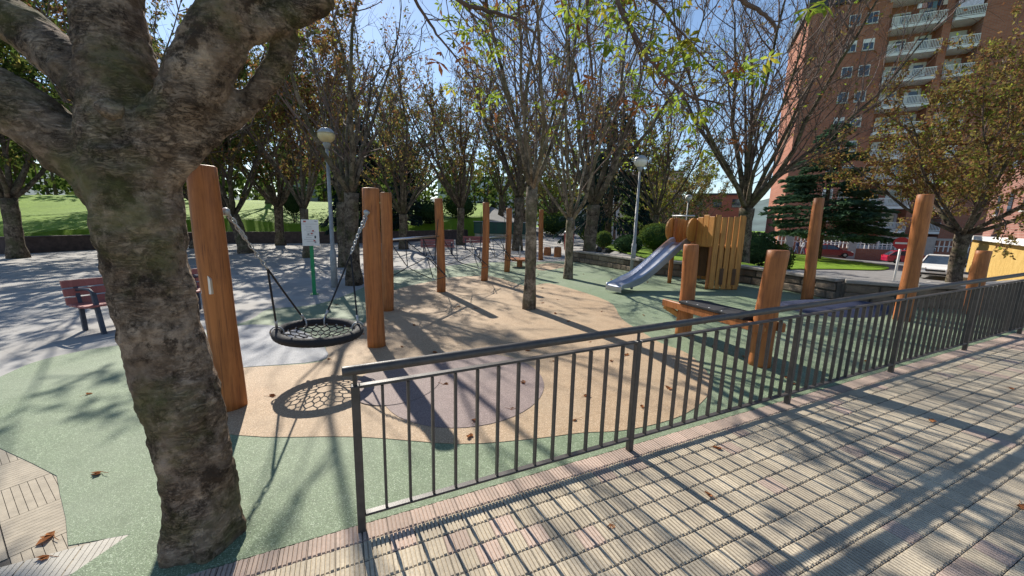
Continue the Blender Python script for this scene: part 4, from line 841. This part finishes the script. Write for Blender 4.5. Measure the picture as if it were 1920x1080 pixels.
def lamp(x, y, z, h, label, gm='globe', r=0.24, arm=False):
    t = thing('street_lamp', (x, y, z), label, 'lamp', 'globe lamps on poles'); m_ = MB(); m_.tube([(x, y, z - 0.05), (x, y, z + 0.9), (x, y, z + 0.92), (x, y, z + h)], [0.075, 0.075, 0.05, 0.034], 14); m_.build('pole', M['lamppole'], t, True)
    c = (x, y, z + h + r * 0.75); m_ = MB(); m_.lathe([(r * sin(pi * i / 14), -r * cos(pi * i / 14) * 0.9) for i in range(1, 9)], c, 20); m_.build('globe', M[gm], t, True)
    m_ = MB(); m_.lathe([(r * 1.04 * sin(pi * i / 14), -r * cos(pi * i / 14) * 0.9) for i in range(8, 14)], c, 20); m_.build('cap', M['galv'], t, True)
    m_ = MB(); m_.lathe([(0.05, -0.12), (0.09, -0.02), (0.07, 0.03)], (x, y, z + h - 0.03), 12); m_.build('collar', M['lamppole'], t, True); return t
lamp(-4.38, 9.35, zp(-4.38), 3.42, 'grey lamp pole with yellowed globe in front of the dark tree trunk', 'globey', 0.19)
lamp(3.82, 12.2, zp(3.8), 3.25, 'grey lamp pole with silver capped globe beside the low wall left of the slide', 'globe', 0.20)
lamp(10.6, 24.0, zRc(10.6), 3.2, 'small white globe lamp seen over the top of the slide', 'globe', 0.2)
lamp(5.2, 28.0, 0.25, 1.5, 'short white globe lamp near the dark tree trunks', 'globe', 0.2)
lamp(17.5, 29.8, zRc(17.5), 2.9, 'white globe lamp before the cedar', 'globe', 0.2)

# ------------------------------------------------------------------ far things on the plaza
gc = thing('container', (-1.0, 36.6, zp(-1)), 'long dark green refuse container with cream base at the back of the plaza', 'container')
zc = zp(-1); m_ = MB(); m_.box((-1.0, 36.6, zc + 0.98), (5.3, 1.7, 1.05)); bevel(m_.build('body', M['signgreen'] if False else simple('container_green', (0.012, 0.085, 0.06), 0.5, 0, 0.2, 2), gc), 0.06)
m_ = MB(); m_.box((-1.0, 36.6, zc + 0.24), (5.1, 1.6, 0.42)); m_.build('base', simple('container_cream', (0.42, 0.40, 0.29), 0.7), gc)
m_ = MB(); m_.box((-1.0, 36.6, zc + 1.54), (5.4, 1.8, 0.07)); bevel(m_.build('lid', M['galv'], gc), 0.02)
for x in (-3.0, -1.6, -0.2, 1.0): m_ = MB(); m_.box((x, 35.74, zc + 1.0), (0.05, 0.03, 0.95)); m_.build('rib', M['darkmetal'], gc)
m_ = MB(); m_.lathe([(0.22, 0), (0.26, 0.1), (0.28, 0.85), (0.30, 0.86), (0.30, 0.92), (0.2, 1.0)], (3.1, 21.5, zp(3.1)), 18); rbn = thing('litter_bin', (3.1, 21.5, zp(3.1)), 'dark red litter bin beside the thick dark trunk', 'bin')
m_.build('drum', simple('bin_red', (0.22, 0.012, 0.018), 0.5), rbn, True); m_ = MB(); m_.lathe([(0.31, 0.93), (0.32, 0.98), (0.24, 1.08), (0.05, 1.10)], (3.1, 21.5, zp(3.1)), 18); m_.build('lid', M['darkmetal'], rbn, True)
for i, (x, y, h, lb) in enumerate(((2.05, 17.6, 0.42, 'short log stool standing on the far rubber'), (1.65, 18.3, 0.36, 'lower log stool beside the taller one'))):
    t = thing('log_stool', (x, y, zp(x)), lb, 'stool', 'log stools'); log_in(t, x, y, h, 0.17, 60 + i, 0.005, 'log')
ws = thing('wobble_board', (0.25, 13.6, zp(0.2)), 'orange wooden stepping board hung low between the far log posts', 'play equipment')
m_ = MB(); m_.lathe([(0.1, 0.0), (0.1, 0.22), (0.42, 0.24), (0.44, 0.27), (0.42, 0.31)], (0.25, 13.6, zp(0.2)), 20); fixn(m_.build('disc', M['log'], ws)); m_ = MB(); m_.tube([(0.25, 13.6, 0.3), (0.25, 13.6, 0.75)], 0.02, 8); m_.build('handle', M['galv'], ws)

# ------------------------------------------------------------------ brick tower block
BP = V(50.4, 52.5, 0); BU = V(0.905, -0.426, 0); BN = V(-0.426, -0.905, 0)
def B3(u, v, z): return BP + BU * u + BN * v + V(0, 0, z)
BR = Matrix((BU, -BN, V(0, 0, 1))).transposed()
def bbox(mb, u0, u1, v0, v1, z0_, z1_): mb.box(B3((u0 + u1) / 2, (v0 + v1) / 2, (z0_ + z1_) / 2), (u1 - u0, abs(v1 - v0), z1_ - z0_), BR); return mb
tb_ = thing('apartment_block', B3(0, 0, -2.4), 'tall red brick apartment block with stacked white balconies', 'building')
bbox(MB(), -12.1, -3.6, -14, 0, -2.6, 30.6).build('wall', M['brick'], tb_); bbox(MB(), 4.75, 30, -14, 0.6, -2.6, 31.2).build('wall', M['brick'], tb_)
bbox(MB(), -3.6, 4.75, -14, -1.7, -2.6, 30.6).build('recessed_wall', M['brick'], tb_); bbox(MB(), 1.45, 2.2, -1.7, 0.15, -2.6, 30.3).build('pillar', M['brick'], tb_)
bbox(MB(), -12.5, -3.9, -14, 0.5, 30.6, 31.7).build('roof', M['roofdark'], tb_); bbox(MB(), -3.9, 4.75, -14, 0.7, 29.9, 30.5).build('roof_slab', M['white'], tb_)
def window(u, z, w_=1.15, h_=1.35, v=0.0, par=tb_):
    f = bbox(MB(), u - w_ / 2, u + w_ / 2, v - 0.05, v + 0.06, z, z + h_).build('window', M['white'], par)
    for s_ in (-1, 1): bbox(MB(), u + (0.02 if s_ > 0 else -w_ / 2 + 0.07), u + (w_ / 2 - 0.07 if s_ > 0 else -0.02), v + 0.03, v + 0.072, z + 0.08, z + h_ - 0.08 - (0.4 if int(z * 7 + u * 3) % 3 == 0 else 0)).build('pane', M['glass'], f)
    bbox(MB(), u - w_ / 2 - 0.08, u + w_ / 2 + 0.08, v, v + 0.14, z - 0.1, z).build('sill', M['concrete'], f); return f
for k in range(10):
    zf = 26.8 - 3.15 * k
    if zf < -2: break
    for u in (-7.2, -5.4): window(u, zf + 1.0)
    for u0, u1 in ((-3.6, 1.45), (2.2, 4.75)):
        b_ = bbox(MB(), u0 + 0.01, u1 - 0.01, -1.69, 0.75, zf - 0.32, zf).build('balcony', M['white'], tb_)
        m_ = MB(); bbox(m_, u0, u1, 0.66, 0.72, zf + 0.98, zf + 1.06); bbox(m_, u0, u1, 0.66, 0.72, zf + 0.08, zf + 0.14); n_ = int((u1 - u0) / 0.14)
        for i in range(n_ + 1): u = u0 + (u1 - u0 - 0.05) * i / n_; bbox(m_, u, u + 0.045, 0.67, 0.71, zf + 0.1, zf + 1.0)
        m_.build('balustrade', M['white'], b_)
    bbox(MB(), -2.9, -1.2, -1.7, -1.62, zf, zf + 2.3).build('door', M['shadeblind'], tb_); bbox(MB(), -2.2, -1.3, -1.62, -1.6, zf + 0.9, zf + 2.1).build('pane', M['glass'], tb_)
    bbox(MB(), -0.4, 1.2, -1.7, -1.62, zf + 0.3, zf + 2.4).build('door', M['shadeblind'], tb_); bbox(MB(), 0.0, 0.9, -1.62, -1.6, zf + 0.6, zf + 2.1).build('pane', M['glass'], tb_)
    bbox(MB(), 2.7, 4.4, -1.7, -1.62, zf + 0.2, zf + 2.4).build('door', M['shadeblind'], tb_)
    for u in (10.5, 14.5, 19, 24): window(u, zf + 1.0, 1.3, 1.3, 0.6)
g = R(31); cl_c = [(0.75, 0.74, 0.74), (0.5, 0.28, 0.26), (0.04, 0.05, 0.10), (0.10, 0.16, 0.19), (0.03, 0.03, 0.05), (0.5, 0.42, 0.36)]
for i in range(6):
    u = -1.35 + 0.46 * i; zz = 26.8 + 2.25; hh = g.uniform(0.5, 0.85); t = MB(); bbox(t, u, u + 0.40, 0.45, 0.49, zz - hh, zz); o = t.build('hanging_garment', simple('cloth_%d' % i, cl_c[i], 0.9), None); o.location = (0, 0, 0)
    tag(o, ('white shirt hanging', 'rose garment hanging', 'navy garment hanging', 'slate blue garment hanging', 'black garment hanging', 'beige garment hanging')[i] + ' on the top balcony of the brick block', 'laundry', 'washing on the top balcony')
t = MB(); bbox(t, 2.35, 4.5, 0.45, 0.49, 27.95, 29.35); tag(t.build('bed_sheet', simple('sheet_white', (0.66, 0.62, 0.74), 0.9), None), 'white sheet hung across the narrow top balcony of the brick block', 'laundry')

# brick wall with a white concrete grille in front of the block
fw = thing('grille_wall', B3(-6, 6, -2.2), 'brick garden wall topped by a white concrete grille behind the red cars', 'wall')
for k, (u0, u1) in enumerate(((-18, -12.2), (-11.5, -5.6), (-4.9, 1.6), (2.3, 7.5))):
    bbox(MB(), u0, u1, 5.8, 6.1, -2.4, -0.75).build('brick_base', M['brick'], fw)
    bbox(MB(), u0, u1, 5.75, 6.15, 0.55, 0.80).build('top_beam', M['concrete'], fw); n_ = int((u1 - u0) / 0.42)
    bbox(MB(), u0, u1, 5.9, 6.0, -0.17, -0.07).build('cross_bar', M['white'], fw)
    gb = MB(); bbox(gb, -0.045, 0.045, -0.06, 0.06, 0, 1.28); gb.v = [(a - BP.x, b - BP.y, c) for a, b, c in gb.v]; gm_ = gb.mesh('grille_bar', M['white'])
    for i in range(n_ + 1): linked('grille_bar', gm_, fw, B3(u0 + 0.1 + (u1 - u0 - 0.2) * i / n_, 5.95, -0.74) - ROOT[fw])
for u in (-11.85, -5.25, 1.95): bbox(MB(), u - 0.4, u + 0.4, 5.6, 6.25, -2.4, 0.95).build('pillar', M['concrete'], fw)
# yellow building on the right
yb = thing('yellow_building', (28, 21.7, -2), 'low yellow rough plastered building with white cornice and brick upper wall', 'building')
YA = V(23.5, 17.2, 0); YD = V(0.707, 0.707, 0); YN = V(-0.707, 0.707, 0); YR = Matrix((YD, YN, V(0, 0, 1))).transposed()
def ybox(a, b, v0, v1, z0_, z1_): m_ = MB(); m_.box(YA + YD * ((a + b) / 2) + YN * ((v0 + v1) / 2) + V(0, 0, (z0_ + z1_) / 2), (b - a, abs(v1 - v0), z1_ - z0_), YR); return m_
ybox(-2, 25, -9, 0, -2.8, 1.02).build('wall', M['stucco'], yb); ybox(-2.2, 25.2, -9.2, 0.35, 1.02, 1.32).build('cornice', M['white'], yb); ybox(-1.5, 25, -9, -0.5, 1.32, 6.2).build('upper_wall', M['brick2'], yb)
for a in (4, 9, 14, 19): ybox(a, a + 1.4, -0.5, -0.44, 3.0, 4.5).build('window', M['glass'], yb); ybox(a - .1, a + 1.5, -0.5, -0.36, 2.9, 3.0).build('sill', M['concrete'], yb)
# pale blocks far away behind the trees
def block(x, y, w_, d_, h, rz, label, mt, st=5):
    t = thing('distant_block', (x, y, -2), label, 'building', 'pale blocks beyond the park'); m3 = Matrix.Rotation(rz, 3, 'Z')
    m_ = MB(); m_.box(V(x, y, h / 2 - 2), (w_, d_, h), m3); m_.build('wall', mt, t); m_ = MB(); m_.box(V(x, y, h - 1.85), (w_ + 0.6, d_ + 0.6, 0.3), m3); m_.build('roof', M['roofdark'], t)
    wm = MB(); wm.box((0, 0, 0), (1.4, 0.08, 1.4)); wme = wm.mesh('window', M['glass'])
    for f in range(int(h / 3)):
        for i in range(int(w_ / 3)): linked('window', wme, t, m3 @ V(-w_ / 2 + 1.5 + 3 * i, -d_ / 2 - 0.05, 0) + V(0, 0, 1.6 + 3 * f), m3.to_4x4())
    return t
block(-38, 92, 26, 12, 16, 0.3, 'pale grey apartment block far behind the left trees', M['concrete']); block(-8, 104, 22, 12, 14, 0.0, 'white apartment block far behind the lamp pole', M['white']); block(16, 88, 14, 10, 10, -0.2, 'white house far behind the thick dark trunk', M['white'])
block(34, 110, 22, 12, 17, -0.3, 'cream block far behind the slide tower', simple('cream_wall', (0.55, 0.50, 0.42), 0.9)); block(38, 74, 10, 10, 9, -0.35, 'low red brick house left of the tower block', M['brick'])

# ------------------------------------------------------------------ cars
def car(name, label, loc, rz, c, hatch=False):
    t = thing(name, (0, 0, 0), label, 'car', 'cars on the road'); paint = simple('car_paint_%s' % name, c, 0.25, 0.0, 0.04, 2, 0, 0.7); W_ = 0.86
    low = [(-2.15, 0.30), (-2.18, 0.62), (-2.05, 0.88), (-1.2, 0.92), (0.0, 0.94), (0.95, 0.93), (1.75, 0.80), (2.10, 0.66), (2.20, 0.42), (2.12, 0.24), (1.72, 0.22)]
    def arch(cx): return [(cx + 0.36 * cos(a), 0.24 + 0.36 * sin(a)) for a in [pi * i / 8 for i in range(9)]]
    side = [(-2.15, 0.24)] + low[:-1] + arch(1.36) + arch(-1.30)
    bm = bmesh.new(); secs = []
    for y, k in ((-W_, 0.965), (-W_ + 0.09, 1.0), (W_ - 0.09, 1.0), (W_, 0.965)):
        secs.append([bm.verts.new((x * k, y, 0.24 + (z - 0.24) * (1 if k == 1 else 0.97))) for x, z in side])
    n = len(side)
    for a, b in zip(secs, secs[1:]):
        for i in range(n): bm.faces.new((a[i], a[(i + 1) % n], b[(i + 1) % n], b[i]))
    bm.faces.new(secs[0]); bm.faces.new(secs[-1][::-1]); bmesh.ops.recalc_face_normals(bm, faces=bm.faces); bmesh.ops.triangulate(bm, faces=[f for f in bm.faces if len(f.verts) > 4])
    me = bpy.data.meshes.new('body'); bm.to_mesh(me); bm.free(); me.materials.append(paint); o = bpy.data.objects.new('body', me); COL.objects.link(o); o.parent = t
    xr = -2.0 if hatch else -1.75
    cab = [(xr, 0.90, W_ - 0.06), (xr + 0.55, 1.36, 0.66), (-0.35, 1.46, 0.64), (0.25, 1.42, 0.64), (1.05, 0.91, W_ - 0.07)]
    gl = MB(); vs = [(x, s_ * hw, z) for s_ in (-1, 1) for x, z, hw in cab]; gl.add(vs, [(0, 1, 2, 3, 4), (9, 8, 7, 6, 5), (0, 5, 6, 1), (1, 6, 7, 2), (2, 7, 8, 3), (3, 8, 9, 4)]); fixn(gl.build('windows', M['glass'], t))
    rf = MB(); rr = [(xr + 0.50, 1.345, 0.67), (-0.35, 1.475, 0.65), (0.28, 1.43, 0.65)]; rf.add([(x, s_ * hw, z + dz) for dz in (0.012, -0.03) for s_ in (-1, 1) for x, z, hw in rr], [(0, 1, 4, 3), (1, 2, 5, 4), (6, 9, 10, 7), (7, 10, 11, 8), (0, 3, 9, 6), (2, 8, 11, 5), (0, 6, 7, 1), (1, 7, 8, 2), (3, 4, 10, 9), (4, 5, 11, 10)]); fixn(rf.build('roof', paint, t))
    for s_ in (-1, 1):
        pil = MB()
        for (x0, z0_, h0), (x1, z1_, h1) in (((1.07, 0.91, W_ - 0.05), (0.27, 1.43, 0.66)), ((xr - 0.02, 0.90, W_ - 0.04), (xr + 0.52, 1.36, 0.68)), ((-0.42, 0.92, W_ - 0.05), (-0.42, 1.46, 0.655))): pil.bar((x0, s_ * h0, z0_), (x1, s_ * h1, z1_), 0.06, 0.035)
        pil.build('pillar', paint, t)
        m_ = MB(); m_.box((0.78, s_ * (W_ + 0.06), 0.98), (0.12, 0.14, 0.11)); bevel(m_.build('mirror', paint, t), 0.03)
        for x in (1.36, -1.30):
            m_ = MB(); m_.lathe([(0.20, -0.1), (0.30, -0.1), (0.315, -0.06), (0.315, 0.06), (0.30, 0.1), (0.20, 0.1)], (x, s_ * (W_ - 0.11), 0.315), 20, (0, 1, 0)); wh = m_.build('wheel', M['tyre'], t, True)
            m_ = MB(); m_.lathe([(0.05, 0.03), (0.2, 0.015), (0.21, -0.02)], (x, s_ * (W_ - 0.03), 0.315), 12, (0, s_, 0)); m_.build('rim', M['galv'], wh)
        m_ = MB(); m_.box((2.04, s_ * 0.62, 0.66), (0.16, 0.36, 0.12), Matrix.Rotation(0.35, 3, 'Y')); bevel(m_.build('headlight', M['globe'], t), 0.02); m_ = MB(); m_.box((-2.10, s_ * 0.70, 0.74), (0.12, 0.24, 0.2)); m_.build('tail_light', M['red'], t)
    m_ = MB(); m_.box((2.155, 0, 0.56), (0.05, 0.86, 0.10)); m_.build('grille', M['rubberpad'], t); m_ = MB(); m_.box((2.165, 0, 0.33), (0.05, 1.3, 0.11)); m_.build('air_intake', M['rubberpad'], t); m_ = MB(); m_.box((2.215, 0, 0.44), (0.015, 0.50, 0.10)); m_.build('number_plate', M['white'], t)
    t.location = loc; t.rotation_euler.z = rz; return t
car('white_car', 'white saloon car on the road in front of the yellow wall', (28.5, 25.6, zRc(28.5) + 0.0), math.atan2(-0.60, -0.80), (0.74, 0.74, 0.72))
ur = math.atan2(BU.y, BU.x)
def roadcar(nm, lb, u, c, h=True, flip=0): p = B3(u, 10.5, 0); car(nm, lb, (p.x, p.y, zRc(p.x)), ur + flip, c, h)
roadcar('red_car', 'bright red hatchback parked before the grille wall', -1.3, (0.34, 0.008, 0.04)); roadcar('maroon_car', 'dark red car parked under the cedar', -8.6, (0.20, 0.006, 0.02), False); roadcar('dark_car', 'dark blue car parked behind the no entry sign', 4.4, (0.012, 0.015, 0.035))
ne = thing('no_entry_sign', (19.6, 19.6, zRc(19.6)), 'round red no entry sign with white bar on a pale pole', 'sign'); nx, ny = 19.6, 19.6; nz = zRc(19.6)
m_ = MB(); m_.tube([(nx, ny, nz), (nx, ny, 1.28)], 0.05, 12); m_.build('pole', M['white'], ne, True); fd = V(-0.72, -0.69, 0); sx = V(-fd.y, fd.x, 0)
m_ = MB(); m_.lathe([(0.30, -0.012), (0.30, 0.012)], V(nx, ny, 0.98) + fd * 0.075, 28, fd); fixn(m_.build('disc', M['red'], ne)); m_ = MB(); m_.box(V(nx, ny, 0.98) + fd * 0.091, (0.44, 0.006, 0.09), Matrix.Rotation(math.atan2(sx.y, sx.x), 3, 'Z')); m_.build('white_bar', M['white'], ne)
cc = MB(); cc.tube(smooth_poly([(14.5, 14.2, zRc(14.5) + .05), (17, 15.5, zRc(17) + .05), (21, 18, zRc(21) + .05), (24, 22, zRc(24) + .05)], 5, False), 0.12, 6); tag(cc.build('kerb', M['concrete'], None), kind='structure')

# ------------------------------------------------------------------ two walkers
def person(label, loc, rz, top_c, leg_c, stride):
    t = thing('person', loc, label, 'person'); x, y, z = loc; m3 = Matrix.Rotation(rz, 3, 'Z')
    def Q(a, b, c): return m3 @ V(a, b, 0) + V(x, y, z + c)
    def T(mb, pts, rad): mb.tube([Q(*p) for p in pts], rad, 8)
    skin = MB(); jk = MB(); trs = MB()
    for k in range(7): pass
    skin.lathe([(0.03, -0.13), (0.075, -0.09), (0.095, -0.02), (0.098, 0.04), (0.08, 0.1), (0.03, 0.125)], Q(0.02, 0, 1.59), 12); T(skin, [(0, 0, 1.36), (0.01, 0, 1.52)], [0.06, 0.055]); T(skin, [(0.09, 0, 1.57), (0.125, 0, 1.55)], [0.02, 0.012])
    T(skin, [(0, 0, 1.38), (0, 0, 1.2), (0, 0, 0.95)], [0.12, 0.13, 0.12])
    for s_ in (-1, 1):
        st = stride * s_; T(skin, [(0, 0.09 * s_, 0.95), (st * 0.5, 0.09 * s_, 0.50), (st - 0.05, 0.09 * s_, 0.08)], [0.08, 0.055, 0.04]); T(skin, [(st - 0.06, 0.09 * s_, 0.05), (st + 0.14, 0.09 * s_, 0.04)], [0.045, 0.035])
        T(skin, [(0, 0.17 * s_, 1.38), (-st * 0.4, 0.22 * s_, 1.12), (-st * 0.5 + 0.12, 0.20 * s_, 0.90)], [0.05, 0.042, 0.033]); T(skin, [(-st * .5 + 0.12, 0.20 * s_, 0.90), (-st * .5 + 0.17, 0.20 * s_, 0.80)], [0.035, 0.02])
        T(jk, [(0, 0.16 * s_, 1.40), (-st * 0.4, 0.22 * s_, 1.12), (-st * 0.5 + 0.11, 0.20 * s_, 0.92)], [0.075, 0.062, 0.05]); T(trs, [(0, 0.09 * s_, 0.98), (st * 0.5, 0.09 * s_, 0.50), (st - 0.05, 0.09 * s_, 0.09)], [0.105, 0.075, 0.06])
    T(jk, [(0, 0, 1.44), (0, 0, 1.36), (0, 0, 1.15), (0, 0, 0.90)], [0.09, 0.175, 0.165, 0.165]); T(trs, [(0, 0, 1.0), (0, 0, 0.86)], [0.15, 0.13])
    hr = MB(); hr.lathe([(0.1, -0.03), (0.112, 0.03), (0.095, 0.10), (0.04, 0.145)], Q(-0.005, 0, 1.60), 12)
    for mb_, nm, mt in ((skin, 'body', simple('skin', (0.42, 0.25, 0.18), 0.6)), (jk, 'jacket', simple('jacket', top_c, 0.9)), (trs, 'trousers', simple('trousers', leg_c, 0.9))):
        me_ = remesh(mb_, 0.022, 2)
        for v in me_.vertices: v.co -= Vector(loc)
        me_.materials.append(mt); me_.name = nm; o = bpy.data.objects.new(nm, me_); COL.objects.link(o); o.parent = t
    hr.build('hair', simple('hair', (0.03, 0.022, 0.018), 0.7), t, True)
person('person in navy jacket and jeans walking by the grey pillar', (35.2, 48.0, zRc(35.2)), ur, (0.02, 0.03, 0.09), (0.10, 0.14, 0.25), 0.22)
person('person in a pale top walking beside the one in navy', (35.9, 47.9, zRc(35.9)), ur + pi, (0.55, 0.55, 0.58), (0.25, 0.28, 0.36), 0.2)

# ------------------------------------------------------------------ fallen leaves
def dry(seed):
    g = R(seed); mb = MB()
    for k in range(g.choice((2, 3, 3))):
        a = 0.75 * k + g.uniform(-.3, .3); d = V(cos(a), sin(a), 0); s_ = V(-d.y, d.x, 0); L = g.uniform(0.05, 0.085); w_ = L * g.uniform(0.25, 0.45); h = [0.001, g.uniform(0.002, 0.016), g.uniform(0.006, 0.022)]
        mb.add([V(0, 0, 0.008), d * L * 0.55 + s_ * w_ + V(0, 0, h[2]), d * L + V(0, 0, h[1]), d * L * 0.55 - s_ * w_ + V(0, 0, h[2] * 0.6), d * L * 0.55 + V(0, 0, h[0])], [(0, 1, 4), (1, 2, 4), (2, 3, 4), (3, 0, 4)])
    mb.tube([(0, 0, 0.006), (-0.03, 0.02, 0.008), (-0.07, 0.03, 0.005)], 0.0018, 4); return mb.mesh('leaf', M['dryleaf'])
dl = [dry(500 + i) for i in range(5)]; g = R(66)
def drop(x, y, s, lb, gp, z=0.013):
    o = bpy.data.objects.new('fallen_leaf', g.choice(dl)); COL.objects.link(o); o.location = (x, y, zp(x) + z); o.rotation_euler = (g.uniform(-.15, .15), g.uniform(-.15, .15), g.uniform(0, 6.3)); o.scale = (s, s * g.uniform(0.6, 1), s); tag(o, lb, 'leaf', gp)
G1 = ('dry brown leaf fallen on the playground rubber', 'leaves on the rubber'); G2 = ('dry brown leaf fallen on the ribbed walkway tiles', 'leaves on the walkway'); G3 = ('dry leaf fallen on the pale slabs', 'leaves on the slabs')
for x, y in ((-3.92, 3.33), (-2.6, 2.22), (-2.1, 4.28), (0.02, 3.05), (-0.25, 2.86), (-0.3, 2.66), (0.15, 3.6), (0.5, 4.2), (1.0, 5.2), (0.9, 6.0), (-2.2, 3.3), (0.7, 3.3), (1.4, 4.4), (1.55, 3.5), (0.55, 2.9), (0.62, 7.4), (1.6, 6.7)): drop(x, y, g.uniform(0.7, 1.0), *G1)
for _ in range(46):
    x, y = g.uniform(-3.5, 4.5), g.uniform(3, 12)
    if inside(x, y, GREEN): drop(x, y, g.uniform(0.5, 0.95), *G1, 0.013)
for x, y in ((2.9, 1.95), (1.2, 2.02), (0.55, 1.8), (1.5, 2.5), (3.4, 2.9), (4.8, 3.5)): drop(x, y, g.uniform(0.6, 0.9), *G2, 0.015)
for x, y in ((-2.32, 1.72), (-2.5, 1.55), (-2.2, 1.60)): drop(x, y, g.uniform(0.7, 1.0), *G3, 0.008)
